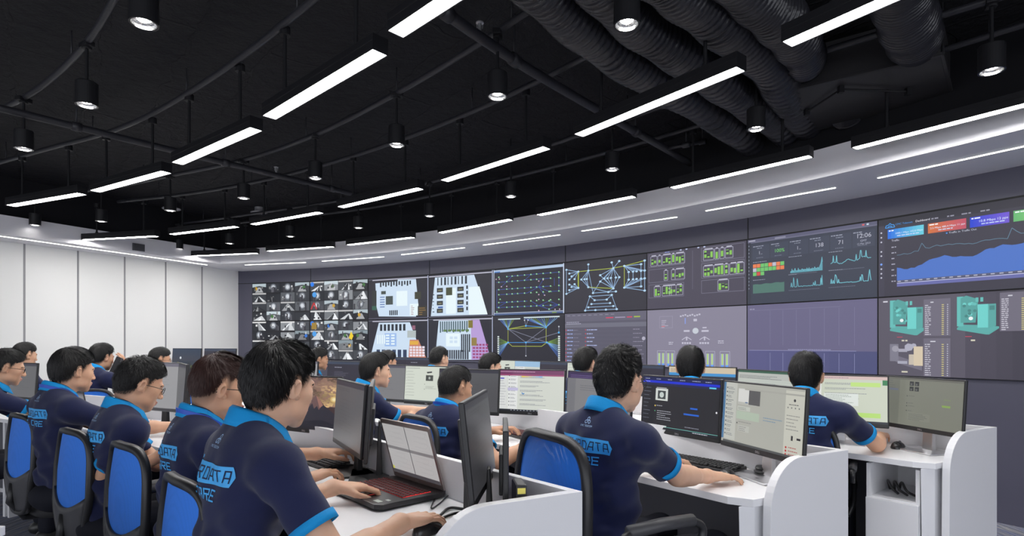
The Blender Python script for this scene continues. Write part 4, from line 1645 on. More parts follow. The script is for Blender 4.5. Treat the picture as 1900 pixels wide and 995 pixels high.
def desk_row(K, rowname, end=True, cabinet=False):
    dirs = row_dirs(K)
    for i in range(len(K) - 1):
        a, b_ = Vector((*K[i], 0)), Vector((*K[i + 1], 0))
        fa, fb = a + dirs[i], b_ + dirs[i + 1]
        d = (b_ - a).normalized()
        n = seg_n(K, i)
        c0 = (a + b_ + fa + fb) / 4
        place = ['with the rounded end panel at the aisle', 'second from the aisle', 'third from the aisle', 'fourth from the aisle', 'furthest from the aisle'][i]
        t = thing('desk', 'white laminate desk of %s, %s' % (rowname, place), 'desk', (c0.x, c0.y, 0), 0, 'white control room desks')

        def L(p):
            return (p.x - c0.x, p.y - c0.y)
        g = .002
        ga, gb = a + d * g, b_ - d * g
        gfa, gfb = fa + d * g, fb - d * g
        th = .025
        if i == 0:
            ga, gfa = a + d * .028, fa + d * .0
        top = [L(ga + n * th), L(gb + n * th), L(gfb), L(gfa)]
        if i == 0:
            # the corner of the worktop is cut back towards the end panel
            e0 = fa - n * .012 + d * .004
            top = [L(ga + n * th), L(gb + n * th), L(gfb), L(gfa + d * .10), L(e0 + d * .02 - n * .03)]
            top = [L(ga + n * th), L(gb + n * th), L(gfb), L(fa + d * .11), L(fa + d * .03 - n * .035)]
        MB().prism(top, DESKZ - .028, DESKZ).build('worktop', WHITE, t, bevel=.0015)
        pz = PANZ
        MB().prism([L(ga), L(gb), L(gb + n * th), L(ga + n * th)], 0.0, pz).build('back_panel', WHITE, t, bevel=.0015)
        m1, m2 = ga + n * .07, gb + n * .07
        MB().prism([L(m1 + d * .03), L(m2 - d * .03), L(m2 - d * .03 + n * .016), L(m1 + d * .03 + n * .016)], .06, DESKZ - .028).build('modesty_panel', UNDER, t)
        # vertical supports
        if i > 0:
            leg = MB()
            p0, p1 = ga + d * .012, gfa + d * .012 - n * .06
            leg.prism([L(p0 + n * .09), L(p1), L(p1 + d * .024), L(p0 + n * .09 + d * .024)], 0, DESKZ - .028)
            leg.build('side_support', WHITE, t)
        leg = MB()
        p0, p1 = gb - d * .012, gfb - d * .012 - n * .06
        leg.prism([L(p0 + n * .09), L(p1), L(p1 - d * .024), L(p0 + n * .09 - d * .024)], 0, DESKZ - .028)
        leg.build('side_support', WHITE, t)
        if i == 0:
            # pedestal beside the end: white block, slanting front
            e = ENDV.normalized()
            q = []
            s1 = MB()
            A1 = fa + d * (.07 if not cabinet else .080)
            A0 = fa + d * .04 - n * .06
            A0b = A0 - e * .24
            A1b = A1 - e * .28
            lo = [(A1 + n * -.035), (A1b), (A0b), (A0 - n * .01)]
            hi = [(A1 + n * -.005), (A1b), (A0b), (A0)]
            s1.add([(*L(p), 0) for p in lo] + [(*L(p), DESKZ - .028) for p in hi], [(0, 1, 2, 3), (7, 6, 5, 4), (0, 4, 5, 1), (1, 5, 6, 2), (2, 6, 7, 3), (3, 7, 4, 0)])
            s1.build('end_support', WHITE, t, bevel=.002)
            # rounded end panel
            prof = []
            Lp = dirs[0].length + .012
            front = Lp - .085
            rr = .17
            prof.append((0.0, 0.0))
            prof.append((0.0, pz))
            for k in range(13):
                an = math.pi / 2 * k / 12
                prof.append((front - rr + rr * math.sin(an), pz - .185 + .185 * math.cos(an)))
            prof.append((front + .012, .0))
            vs = []
            ep = a + d * .0
            for off in (0, .030):
                for u, z in prof:
                    p = ep + e * u - (-d) * 0 + d * (off - .002)
                    vs.append((*L(p), z))
            k = len(prof)
            fs = [tuple(range(k)), tuple(range(2 * k - 1, k - 1, -1))] + [(j, k + j, k + (j + 1) % k, (j + 1) % k) for j in range(k)]
            MB().add(vs, fs).build('end_panel', WHITE, t, bevel=.0015)
        if cabinet and i == 0:
            # pedestal cabinet with an open niche
            o = fa + d * .086
            t2 = thing('pedestal_cabinet', 'white pedestal cabinet with an open niche under the right end of the back row', 'cabinet', (o.x, o.y, 0), math.atan2(d.y, d.x))
            # local: x along the row away from the aisle, y towards the sitter
            sgn = 1 if Vector((-d.y, d.x, 0)).dot(n) > 0 else -1
            W_, Dp = .225, .40
            bx = MB()
            for x in (.009, W_ - .009):
                bx.box((x, -sgn * (Dp / 2 + .02), .355), (.018, Dp, .71))
            bx.box((W_ / 2, -sgn * (Dp + .01), .355), (W_, .016, .71))
            bx.box((W_ / 2, -sgn * (Dp / 2 + .02), .545), (W_ - .036, Dp, .016))
            bx.box((W_ / 2, -sgn * (Dp / 2 + .02), .04), (W_ - .036, Dp, .016))
            bx.build('carcass', WHITE, t2, bevel=.001)
            MB().box((W_ / 2, -sgn * .012, .29), (W_ - .004, .018, .51)).build('cabinet_door', WHITE, t2, bevel=.002)
            for k in range(3):
                pts = [(.04 + .04 * k, -sgn * .12, .562), (.07 + .03 * k, -sgn * .08, .59), (.11 + .03 * k, -sgn * .14, .615), (.14 + .02 * k, -sgn * .2, .562)]
                pts = [Matrix.Rotation(math.atan2(d.y, d.x), 3, 'Z') @ Vector(p) + o for p in pts]
                tag(MB().tube(bez(pts, 6), .006, 8).build('cable', CABLE, smooth=True), 'coil of black cable stuffed in the open niche of the pedestal cabinet', 'cable', 'cable coils in the pedestal niche')


desk_row(KC, 'the nearest row')
desk_row(KB, 'the middle row')
desk_row(KA, 'the back row', cabinet=True)


# ================================================ MONITORS
MONM = display_mat('monitor_screen', 0.60, 0.30, 0.45)
MOND = display_mat('dim_monitor_screen', 0.55, 0.25, 0.5)
MON_GROUP = 'desktop monitors'


def monitor(pl, pr, pic, label, H=.295, zb=None, tilt=4, mt=None, frame=BLACKP, stand=SILVER, brand=True, gain=None, flip=False, W=None, base_off=0, slim=False):
    """pl, pr: plan positions of the left and right screen edge as the viewer of the screen sees them"""
    pl, pr = Vector((pl[0], pl[1], 0)), Vector((pr[0], pr[1], 0))
    c0 = (pl + pr) / 2
    d = (pr - pl).normalized()
    ang = math.atan2(d.y, d.x)
    W = W or min(.53, max(.46, (pr - pl).length))
    zb = zb if zb is not None else DESKZ + .095
    t = thing('monitor', label, 'monitor', (c0.x, c0.y, DESKZ), ang, MON_GROUP)
    hz = zb - DESKZ
    body = MB()
    body.box((0, 0, H / 2), (W, .016, H))
    if not slim:
        body.box((0, .018, H * .5), (W * .62, .028, H * .62))
    else:
        body.box((0, .012, H * .42), (W * .5, .014, H * .5))
    bo = body.build('case', frame, t, bevel=.004)
    bo.location = (0, 0, hz)
    bo.rotation_euler.x = R(-tilt)
    so = pic.build('screen', W - .014, H - .030, mt or MONM, bo)
    so.location = (0, -.0088, .022)
    if brand:
        vs, fs, wd = text_tris('DELL')
        k = .0085
        MB().add([((a - wd / 2) * k, 0, b * k) for a, b in vs], fs).build('badge', SILVER, bo, loc=(0, -.0087, .0065))
    nk = MB()
    nk.add([(-.03, .035, 0.004), (.03, .035, 0.004), (.03, .06, 0.004), (-.03, .06, 0.004),
            (-.024, .035 + .01, hz + H * .45), (.024, .035 + .01, hz + H * .45), (.024, .055, hz + H * .45), (-.024, .055, hz + H * .45)],
           [(3, 2, 1, 0), (4, 5, 6, 7), (0, 1, 5, 4), (1, 2, 6, 5), (2, 3, 7, 6), (3, 0, 4, 7)])
    nk.build('stand_neck', stand, t, bevel=.003)
    MB().prism([(-.12, -.07 + base_off), (.12, -.07 + base_off), (.12, .09), (-.12, .09)], 0.0, .008).build('stand_base', stand, t, bevel=.003)
    return t


def ray(px, Z):
    return ((px - CX) * Z / FPX, Z)


# middle row, right part
monitor(ray(1190, 3.02), ray(1336, 2.60), pic_dark_chat(), 'monitor with a dark chat window and a bright blue title bar', H=.292)
monitor(ray(1339, 2.575), ray(1493, 2.10), pic_chat_grey(), 'monitor with a pale grey chat window beside the middle row end panel', H=.292)
monitor(ray(925.6, 3.72), ray(1045, 3.55), pic_mail(), 'bright monitor with a mail window under a plum coloured title bar', H=.292)
monitor(ray(1047, 3.52), ray(1176, 3.06), pic_purple_top(), 'grey monitor with a dark purple bar, half hidden by the man with the slogan shirt', H=.292)
monitor(ray(826, 3.78), ray(911, 3.62), pic_grey(7, 74), 'dark grey monitor behind the man with the lanyard in the middle row', H=.292)
monitor(ray(754, 4.35), ray(832, 4.12), pic_white_doc(), 'bright pale monitor showing a small dark picture, centre of the middle row', H=.292)
monitor(ray(676, 4.62), ray(746, 4.42), pic_grey(9, 120), 'grey monitor to the right of the man resting his forearm', H=.292)
monitor(ray(603, 5.25), ray(686, 4.95), pic_dark(3), 'black monitor with a few lines of white text below the camera pictures', H=.30)
monitor(ray(505, 5.5), ray(590, 5.3), pic_grey(12, 150), 'pale grey monitor beside the young man at the foot of the video wall', H=.292)
# back row
monitor(ray(1645, 3.13), ray(1782.5, 2.71), pic_chat_olive(), 'dim olive monitor beside the rounded end panel of the back row', H=.278, zb=.85)
monitor(ray(1478, 3.28), ray(1643, 3.06), pic_chat_light(5, True, (205, 180, 175)), 'monitor with green chat bubbles right of the rightmost man', H=.283, zb=.845)
monitor(ray(1367, 3.74), ray(1476, 3.32), pic_sheet(), 'monitor with a spreadsheet and one yellow cell in the back row', H=.292)
monitor(ray(1239, 4.28), ray(1366, 3.95), pic_orange_bar(), 'monitor with a beige bar over a blue bar behind the man seen from behind', H=.292)
monitor(ray(1122, 4.75), ray(1237, 4.32), pic_dark(8), 'dark monitor with a grey top bar in the back row', H=.292)
monitor(ray(1058, 5.05), ray(1120, 4.78), pic_white_doc(), 'pale monitor in front of the back row man with short black hair', H=.292)
monitor(ray(1009, 5.33), ray(1057, 5.08), pic_dark(10), 'small dark monitor left of the pale one in the back row', H=.292)
bl = pic_chat_light(15)
for i_, col_ in enumerate((C8(30, 110, 180), C8(160, 90, 60), C8(40, 60, 180), C8(110, 170, 110))):
    bl.rect(.06 + i_ * .24, .52, .26 + i_ * .24, .66, col_)
bl.rect(0, .8, 1, 1, C8(150, 185, 215))
monitor(ray(962, 5.6), ray(1008, 5.36), bl, 'pale blue monitor with four coloured cards in the back row', H=.292)
monitor(ray(915, 5.85), ray(961, 5.63), pic_white_doc(), 'light monitor just right of the face of the man in profile', H=.292)
monitor(ray(700, 6.75), ray(752, 6.55), pic_dark(5), 'black monitor in the far back row, left of the thin white post', H=.30)
monitor(ray(757, 6.5), ray(806, 6.35), pic_dark(9), 'black monitor in the far back row, right of the thin white post', H=.30)
monitor(ray(318, 7.6), ray(372, 7.4), pic_night_city(), 'monitor with a night landscape wallpaper near the left wall', H=.34, zb=.90)
monitor(ray(374, 7.35), ray(440, 7.15), pic_dark(4), 'black monitor just right of the night landscape monitor', H=.34, zb=.90)
# nearest row
monitor(ray(505, 3.05), ray(631, 2.80), pic_mountain(), 'monitor with a mountain wallpaper under orange clouds', H=.292, stand=BLACKP)
monitor(ray(620, 2.66), ray(672, 2.23), pic_grey(20, 78), 'grey lit monitor turned sideways beside the mountain wallpaper', H=.295, stand=BLACKP, brand=False)
monitor((-.655, 2.62), (-.548, 2.13), pic_dark(6), 'monitor seen edge on between the two nearest workplaces', H=.295, stand=BLACKP, brand=False, W=.46, slim=True)
monitor((-.07, 1.90), (-.115, 1.47), pic_grey(22, 60), 'large monitor standing edge on to the right of the open laptop', H=.285, zb=.865, tilt=7, stand=BLACKP, brand=False, W=.45) if False else None
monitor((-.105, 1.50), (-.062, 1.93), pic_grey(22, 48), 'large monitor seen nearly edge on to the right of the open laptop', H=.285, zb=.862, tilt=6, stand=BLACKP, brand=False, W=.44)
monitor((-.018, 1.60), (-.022, 1.84), pic_dark(2), 'thin black monitor edge between the power adapter and the large sideways monitor', H=.240, zb=.820, slim=True, tilt=0, stand=BLACKP, brand=False, W=.30)
monitor(ray(262, 3.95), ray(328, 3.78), pic_grey(30, 150), 'light grey old monitor with cables hanging under it', H=.33, zb=.845, stand=BLACKP, frame=mat('mid_grey_plastic', (.18, .18, .19), .4), brand=False, W=.40)
monitor(ray(327, 3.80), ray(342, 3.42), pic_grey(31, 60), 'dark monitor edge just right of the light grey old monitor', H=.33, zb=.845, stand=BLACKP, brand=False, W=.40)
monitor(ray(10, 4.75), ray(72, 4.55), pic_grey(33, 92), 'dark grey monitor beside the man in glasses at the left edge', H=.30, stand=BLACKP, brand=False, W=.40)


# ================================================ KEYBOARDS, MICE, LAPTOPS, CABLES
KEYM = mat('key_black', (.03, .03, .032), .5)


def keyboard(c, ang, label, w=.44, dp=.13, keym=None):
    t = thing('keyboard', label, 'keyboard', (c[0], c[1], DESKZ), ang, 'keyboards')
    MB().prism([(-w / 2, -dp / 2), (w / 2, -dp / 2), (w / 2, dp / 2), (-w / 2, dp / 2)], .001, .014).build('case', BLACKP, t, bevel=.003)
    k = MB()
    for r_ in range(5):
        n_ = 20
        x = -w / 2 + .012
        while x < w / 2 - .02:
            ww = .017 if not (r_ == 0 and abs(x) < .05) else .10
            if abs(x - w * .22) < .006:
                x += .008
                continue
            y = -dp / 2 + .014 + r_ * .0215
            k.box((x + ww / 2, y + .008, .0185 + r_ * .0012), (ww - .0025, .0165, .009))
            x += ww + .0015
    k.build('keys', keym or KEYM, t, bevel=.0015)
    return t


def mouse(c, ang, label, z=DESKZ):
    t = thing('mouse', label, 'mouse', (c[0], c[1], z), ang, 'black mice')

    def f(u, v):
        a = 2 * math.pi * u
        p = math.pi / 2 * v
        r_ = math.cos(p)
        return (0.031 * r_ * math.cos(a) * (1 - .12 * math.sin(a)), 0.056 * r_ * math.sin(a), .001 + .036 * math.sin(p) * (1 - .25 * r_ * math.sin(a)))
    MB().grid(f, 24, 10).build('shell', mat('mouse_gloss', (.02, .02, .022), .25), t, smooth=True)
    MB().tube([(.0, .012, .0345), (.0, .022, .0345), (.0, .034, .028)], .004, 8).build('scroll_wheel', DGREY, t)
    return t


def cable(pts, label, r_=.0028, group='desk cables'):
    return tag(MB().tube(bez(pts, 8), r_, 8).build('cable', CABLE, smooth=True), label, 'cable', group)


def rowang(K, i):
    """direction along a desk as the sitter sees left to right"""
    return math.atan2(K[i][1] - K[i + 1][1], K[i][0] - K[i + 1][0])


angC, angB, angA = rowang(KC, 0), rowang(KB, 0), rowang(KA, 0)


def dz_(px, py, z=DESKZ + .003):
    return onz(px, py, z)


def dk(px, py):
    p = onz(px, py, DESKZ)
    return (p.x, p.y)


keyboard(dk(1287, 862), angB + .04, 'black keyboard in front of the monitor with the bright blue title bar')
keyboard(dk(588, 858), angC + .06, 'black keyboard under the mountain wallpaper monitor')
keyboard(dk(975, 812), angB - .1, 'dark keyboard with reddish keys left of the empty mesh chair back', keym=mat('key_red_black', (.10, .03, .03), .45))
keyboard(dk(1628, 788), angA, 'black keyboard on the back row desk under the rightmost man\'s forearm')
keyboard(dk(285, 797), rowang(KC, 2), 'black keyboard below the light grey old monitor', w=.36)
mouse(dk(1667, 832), angA, 'black mouse on the back row desk, left of the white monitor foot')
mouse(dk(1766, 830), angA - .9, 'black mouse on the back row desk tucked beside the rounded end panel')
mouse(dk(1350, 886), angB + .2, 'black mouse under the hand of the man with the slogan shirt')
mouse((-.243, 1.665), angC + .15, 'black mouse under the right hand of the nearest man')
mouse(dk(318, 792), angC + .5, 'small black mouse near the light grey old monitor')

# white sheets of paper / document holders
p = dz_(1720, 836, DESKZ)
# headset puck on the monitor foot
t = thing('webcam_puck', 'small stack of black round gadgets on the monitor foot by the middle end panel', 'gadget', onz(1417, 877, DESKZ + .010))
MB().lathe([(0.0005, 0), (.035, 0), (.038, .004), (.034, .008), (.03, .012), (.034, .018), (.03, .026), (0.0005, .028)], 24).build('case', BLACKP, t)
MB().tube([(.036 * math.cos(a / 3), .036 * math.sin(a / 3), .005) for a in range(19)], .003, 6, closed=True).build('coiled_wire', CABLE, t)

# power adapter standing on edge
t = thing('power_adapter', 'upright black power adapter with a yellow label in the near desk corner', 'adapter', (.020, 1.60, DESKZ), R(8))
MB().box((0, 0, .0825), (.032, .085, .165)).build('case', BLACKP, t, bevel=.006)
MB().box((-.0, -.0432, .148), (.022, .001, .016)).build('label_sticker', mat('yellow_label', (.75, .65, .12), .5), t)

# gaming laptop
hl, hr = onz(724, 884, DESKZ + .02), onz(824, 917, DESKZ + .02)
hc = (hl + hr) / 2
hd = (hr - hl).normalized()
la = math.atan2(hd.y, hd.x)
LW_, LD_ = .345, .255
t = thing('laptop', 'open black gaming laptop with red lit keys and a grey plan on its screen', 'laptop', (hc.x, hc.y, DESKZ), la)
LAPB = mat('laptop_black', (.022, .022, .025), .33)
base = MB()
base.prism([(-LW_ / 2, -LD_ + .02), (-LW_ / 2 + .025, -LD_), (LW_ / 2 - .025, -LD_), (LW_ / 2, -LD_ + .02), (LW_ / 2, .0), (LW_ / 2 - .02, .03), (-LW_ / 2 + .02, .03), (-LW_ / 2, 0)], .006, .024)
for x in (-.14, .14):
    for y in (-.22, 0):
        base.cyl((x, y, 0), (x, y, .007), .009, n=10)
base.build('base', LAPB, t, bevel=.003)
RED = mat('red_key_light', (.55, .03, .03), .5, emit=.55)
MB().box((-.01, -.085, .0243), (LW_ - .04, .115, .0012)).build('key_bed', RED, t)
k = MB()
for r_ in range(6):
    x = -LW_ / 2 + .016
    while x < LW_ / 2 - .035:
        ww = .0165 if not (r_ == 0 and -.09 < x < -.01) else .085
        k.box((x + ww / 2, -.136 + r_ * .0195, .0262), (ww - .004, .0155, .003))
        x += ww
k.build('keys', mat('key_dark_red', (.05, .012, .014), .4), t, bevel=.001)
MB().box((-.02, -.205, .0243), (.105, .062, .0008)).build('touchpad', mat('touchpad', (.03, .03, .033), .25), t)
MB().box((-.02, -.205, .0241), (.108, .065, .0006)).build('touchpad_rim', RED, t)
MB().box((.12, -.225, .0244), (.035, .018, .0006)).box((.135, -.195, .0244), (.02, .012, .0006)).build('sticker', mat('pale_sticker', (.5, .55, .5), .4), t)
lid = thing('lid_pivot', None, None, (0, .012, .022))
lid = MB().prism([(-LW_ / 2 + .004, 0), (LW_ / 2 - .004, 0), (LW_ / 2 - .004, .235), (LW_ / 2 - .012, .243), (-LW_ / 2 + .012, .243), (-LW_ / 2 + .004, .235)], -.004, .004).build('lid', mat('laptop_lid', (.30, .26, .25), .35, metal=.5), t, bevel=.002)
for o_ in list(COL.objects):
    if o_.name.startswith('lid_pivot'):
        bpy.data.objects.remove(o_)
lid.location = (0, .014, .026)
lid.rotation_euler.x = R(106)
# the lid mesh lies in its local xy plane: stand the picture on it
pc = pic_laptop().build('screen', LW_ - .03, .205, MONM, lid)
pc.rotation_euler.x = R(-90)
pc.location = (0, .020, .0046)
pc.rotation_euler = (R(-90), 0, 0)
vs, fs, wd = text_tris('acer')
MB().add([((a - wd / 2) * .009, b * .009, 0) for a, b in vs], fs).build('badge', SILVER, lid, loc=(0, .006, .0046))

# other laptops
def small_laptop(c, ang, label, v=150, open_=100, s=1.0):
    t = thing('laptop', label, 'laptop', (c[0], c[1], DESKZ), ang, 'plain laptops')
    MB().prism([(-.165 * s, -.23 * s), (.165 * s, -.23 * s), (.165 * s, 0), (-.165 * s, 0)], .003, .018).build('base', DGREY, t, bevel=.003)
    k = MB()
    for r_ in range(5):
        for q in range(14):
            k.box(((-.145 + q * .0213) * s, (-.035 - r_ * .022) * s, .019), (.017 * s, .017 * s, .003))
    k.build('keys', KEYM, t)
    ld = MB().prism([(-.165 * s, 0), (.165 * s, 0), (.165 * s, .22 * s), (-.165 * s, .22 * s)], -.003, .003).build('lid', DGREY, t, bevel=.002)
    ld.location = (0, .004, .018)
    ld.rotation_euler.x = R(open_)
    pc = pic_grey(int(v), v).build('screen', .31 * s, .19 * s, MONM, ld)
    pc.rotation_euler = (R(-90), 0, 0)
    pc.location = (0, .014, .0036)
    return t


small_laptop(dk(150, 788), rowang(KC, 2), 'grey laptop open in front of the man with the navy collar lanyard', 110)
small_laptop(dk(120, 760), rowang(KC, 3), 'pale laptop between the two men at the left edge', 160, s=.9)

# cables on the desks
cc = [
    ([dz_(1275, 822), dz_(1290, 845), dz_(1310, 862), dz_(1345, 868), dz_(1390, 866), dz_(1425, 850)], 'thick black cable looping under the pale grey chat monitor'),
    ([dz_(1255, 825), dz_(1270, 852), dz_(1300, 875), dz_(1318, 870)], 'black cable curling behind the keyboard of the middle row'),
    ([dz_(1000, 790), dz_(1012, 805), dz_(1030, 818), dz_(1060, 815), dz_(1085, 818)], 'black cables under the bright mail monitor'),
    ([dz_(985, 808), dz_(1005, 800), dz_(1022, 812), dz_(1026, 825)], 'thin black cable loop behind the empty chair back'),
    ([dz_(1012, 785), dz_(1022, 805), dz_(1045, 812), dz_(1075, 828)], 'black cable running right from the bright mail monitor foot'),
    ([dz_(1605, 800), dz_(1640, 815), dz_(1675, 818), dz_(1683, 808), dz_(1650, 806)], 'black cable loop behind the mouse on the back row desk'),
    ([dz_(1690, 822), dz_(1710, 812), dz_(1725, 815)], 'short black cable behind the white monitor foot'),
    ([dz_(1668, 826), dz_(1690, 834), dz_(1730, 838)], 'thin mouse cable on the back row desk'),
    ([dz_(640, 845), dz_(615, 838), dz_(598, 842), dz_(585, 848)], 'black cable behind the mountain wallpaper keyboard'),
    ([dz_(632, 862), dz_(655, 858), dz_(672, 872), dz_(690, 868)], 'black cable at the foot of the sideways monitors'),
    ([dz_(812, 915), dz_(800, 945), dz_(815, 935), dz_(840, 918), dz_(880, 917)], 'thin black charger cable of the gaming laptop'),
    ([dz_(815, 958), dz_(835, 945), dz_(870, 945), dz_(905, 938), dz_(925, 930)], 'bundle of black cables beside the large sideways monitor'),
    ([dz_(812, 965), dz_(845, 955), dz_(880, 950), dz_(915, 940)], 'second black cable under the large sideways monitor'),
    ([dz_(885, 905), dz_(905, 918), dz_(935, 922), dz_(950, 930)], 'thick black cable pair running to the power adapter'),
    ([dz_(882, 910), dz_(905, 926), dz_(932, 930), dz_(940, 945)], 'lower thick black cable running to the power adapter'),
    ([dz_(806, 985), dz_(830, 975), dz_(852, 955)], 'mouse cable beside the nearest man\'s right hand'),
    ([dz_(280, 780), dz_(295, 792), dz_(310, 786), dz_(325, 790)], 'black cables below the light grey old monitor'),
    ([dz_(262, 792), dz_(278, 798), dz_(300, 782)], 'short cable loop below the light grey old monitor'),
]
for pts, lab in cc:
    pts = [p + Vector((0, 0, .004 * (i % 2))) for i, p in enumerate(pts)]
    cable(pts, lab, .0045 if 'thick' in lab or 'bundle' in lab or 'thin' not in lab else .0025)
# cables under the back row desk
for i, (x0, lab) in enumerate(((1610, 'tangle of black cables on the floor under the back row desk'), (1640, 'black cable hanging beside the pedestal cabinet'))):
    b0 = onz(x0, 940 + i * 20, .30)
    cable([b0 + Vector((0, .15, .1)), b0 + Vector((.1, .1, -.1)), b0 + Vector((-.1, .05, -.28)), b0 + Vector((.12, 0, -.29)), b0 + Vector((.02, .12, -.29)), b0 + Vector((.2, .1, -.29))], lab, .005)


# ================================================ CHAIRS
MESHB = bpy.data.materials.new('blue_mesh_fabric')
MESHB.use_nodes = True
nt = MESHB.node_tree
b = nt.nodes['Principled BSDF']
b.inputs['Base Color'].default_value = (*srgb(36, 120, 228), 1)
b.inputs['Roughness'].default_value = .6
tc = nt.nodes.new('ShaderNodeTexCoord')
wv = nt.nodes.new('ShaderNodeTexVoronoi')
wv.inputs['Scale'].default_value = 330
wv.inputs['Randomness'].default_value = 0.15
mr = nt.nodes.new('ShaderNodeMapRange')
mr.inputs['From Min'].default_value = .12
mr.inputs['From Max'].default_value = .28
mr.inputs['To Min'].default_value = .62
nt.links.new(tc.outputs['Object'], wv.inputs['Vector'])
nt.links.new(wv.outputs['Distance'], mr.inputs['Value'])
nt.links.new(mr.outputs[0], b.inputs['Alpha'])


def chair_back_pt(u, v):
    """u -1..1 across, v 0..1 up"""
    z = .44 + .53 * v
    wv_ = (.142 + .070 * math.sin(min(1, v * 1.6) * math.pi / 2)) * (1 - .10 * max(0, v - .55) ** 1 * 2)
    x = u * wv_
    y = -.235 - .035 * math.cos((v - .35) * 3.0) - .06 * max(0, v - .5) + .035 * (u * u) * (0.6 + .4 * v)
    return Vector((x, y, z))


def se(t, n=4.2):
    ct, st = math.cos(t), math.sin(t)
    return (math.copysign(abs(ct) ** (2 / n), ct), math.copysign(abs(st) ** (2 / n), st))


def make_chair(label):
    t = thing('office_chair', label, 'chair', (0, 0, 0), 0, 'blue mesh office chairs')
    ring = []
    for i in range(72):
        x, y = se(2 * math.pi * i / 72)
        ring.append(chair_back_pt(x, (y + 1) / 2))
    prof = [(-.012, -.012), (.012, -.013), (.017, 0), (.012, .012), (-.012, .012), (-.017, 0)]
    MB().tube(ring, .02, closed=True, prof=[(a, b_) for a, b_ in prof], up=(0, 1, 0)).build('back_frame', BLACKP, t, smooth=True)
    g = MB()
    NR = 10
    vs = [chair_back_pt(0, .62)]
    nn = 48
    rings = []
    for r_ in range(1, NR + 1):
        for i in range(nn):
            x, y = se(2 * math.pi * i / nn)
            k = r_ / NR * .97
            v = .62 + (y * .5 + .5 - .62 if False else 0)
            vv = .62 + y * (.37 if y > 0 else .36) * k
            vs.append(chair_back_pt(x * k * .95, vv))
    fs = [(0, 1 + i, 1 + (i + 1) % nn) for i in range(nn)]
    for r_ in range(NR - 1):
        for i in range(nn):
            a = 1 + r_ * nn + i
            b2 = 1 + r_ * nn + (i + 1) % nn
            fs.append((a, a + nn, b2 + nn, b2))
    g.add(vs, fs)
    g.build('mesh_back', MESHB, t, smooth=True)
    lb = MB()
    lb.grid(lambda u, v: chair_back_pt((u * 2 - 1) * .93, .02 + v * (.34 + .12 * abs(u * 2 - 1) ** 2)) + Vector((0, -.004, 0)), 14, 8)
    lb.build('lumbar_panel', DGREY, t, smooth=True, solid=.012)
    st = MB()
    st.tube([(0, -.27, .60), (0, -.285, .50), (0, -.22, .40), (0, -.06, .385)], .018, 10)
    st.build('back_bracket', BLACKP, t, smooth=True)

    def seat(u, v):
        a = 2 * math.pi * u
        x, y = se(a, 4)
        k = [0, .6, .92, 1.0, 1.0, .93, .6, 0][v if isinstance(v, int) else int(round(v * 7))]
        z = [.475, .478, .472, .455, .43, .412, .408, .408][int(round(v * 7))]
        return (x * .235 * k, y * .225 * k + .01, z)
    MB().grid(seat, 36, 7).build('seat', mat('seat_fabric', (.018, .018, .02), .8), t, smooth=True)
    MB().cyl((0, 0, .10), (0, 0, .30), .027, n=16).cyl((0, 0, .30), (0, 0, .405), .017, n=16).box((0, 0, .395), (.2, .22, .03)).build('gas_lift', BLACKP, t)
    for i in range(5):
        a = 2 * math.pi * i / 5 + .3
        dx, dy = math.cos(a), math.sin(a)
        lg = MB().tube([(.02 * dx, .02 * dy, .125), (.15 * dx, .15 * dy, .115), (.29 * dx, .29 * dy, .075)], [.022, .019, .014], 10).build('base_leg', SILVER, t, smooth=True)
        w_ = MB()
        for s_ in (-.014, .014):
            w_.cyl((.29 * dx - s_ * dy - .008 * dy, .29 * dy + s_ * dx + .008 * dx, .027), (.29 * dx - s_ * dy + .008 * dy, .29 * dy + s_ * dx - .008 * dx, .027), .027, n=16)
        w_.cyl((.29 * dx, .29 * dy, .03), (.29 * dx, .29 * dy, .075), .008, n=8)
        w_.build('caster', BLACKP, lg)
    for s_ in (-1, 1):
        x = s_ * .265
        am = MB()
        loop = [(x, -.13, .65), (x, -.15, .695), (x, -.10, .712), (x, .05, .715), (x, .13, .708), (x, .165, .675), (x, .13, .60), (x, .06, .50), (x * .9, .03, .43)]
        am.tube(bez(loop, 6), .013, 10)
        am.tube([(x * .9, .03, .42), (s_ * .1, .03, .40)], .014, 8)
        ao = am.build('armrest', BLACKP, t, smooth=True)
        MB().tube([(x, -.13, .715), (x, .0, .720), (x, .12, .715)], .02, 10).build('arm_pad', DGREY, ao, smooth=True)
    return t


CHAIR0 = [None]


def place_chair(x, y, az, label, z=0, sc=.95):
    """az: direction the sitter faces, degrees from straight away towards the right"""
    if CHAIR0[0] is None:
        t = CHAIR0[0] = make_chair(label)
    else:
        t = copy_tree(CHAIR0[0])
        tag(t, label)
    t.location = (x, y, z)
    t.rotation_euler.z = -R(az)
    t.scale = (sc, sc, sc)
    return t


def chair_at_back(bx, by, az, label, sc=.95):
    """put the chair so that its backrest stands at (bx, by)"""
    a = R(az)
    return place_chair(bx + .27 * math.sin(a), by + .27 * math.cos(a), az, label, 0, sc)


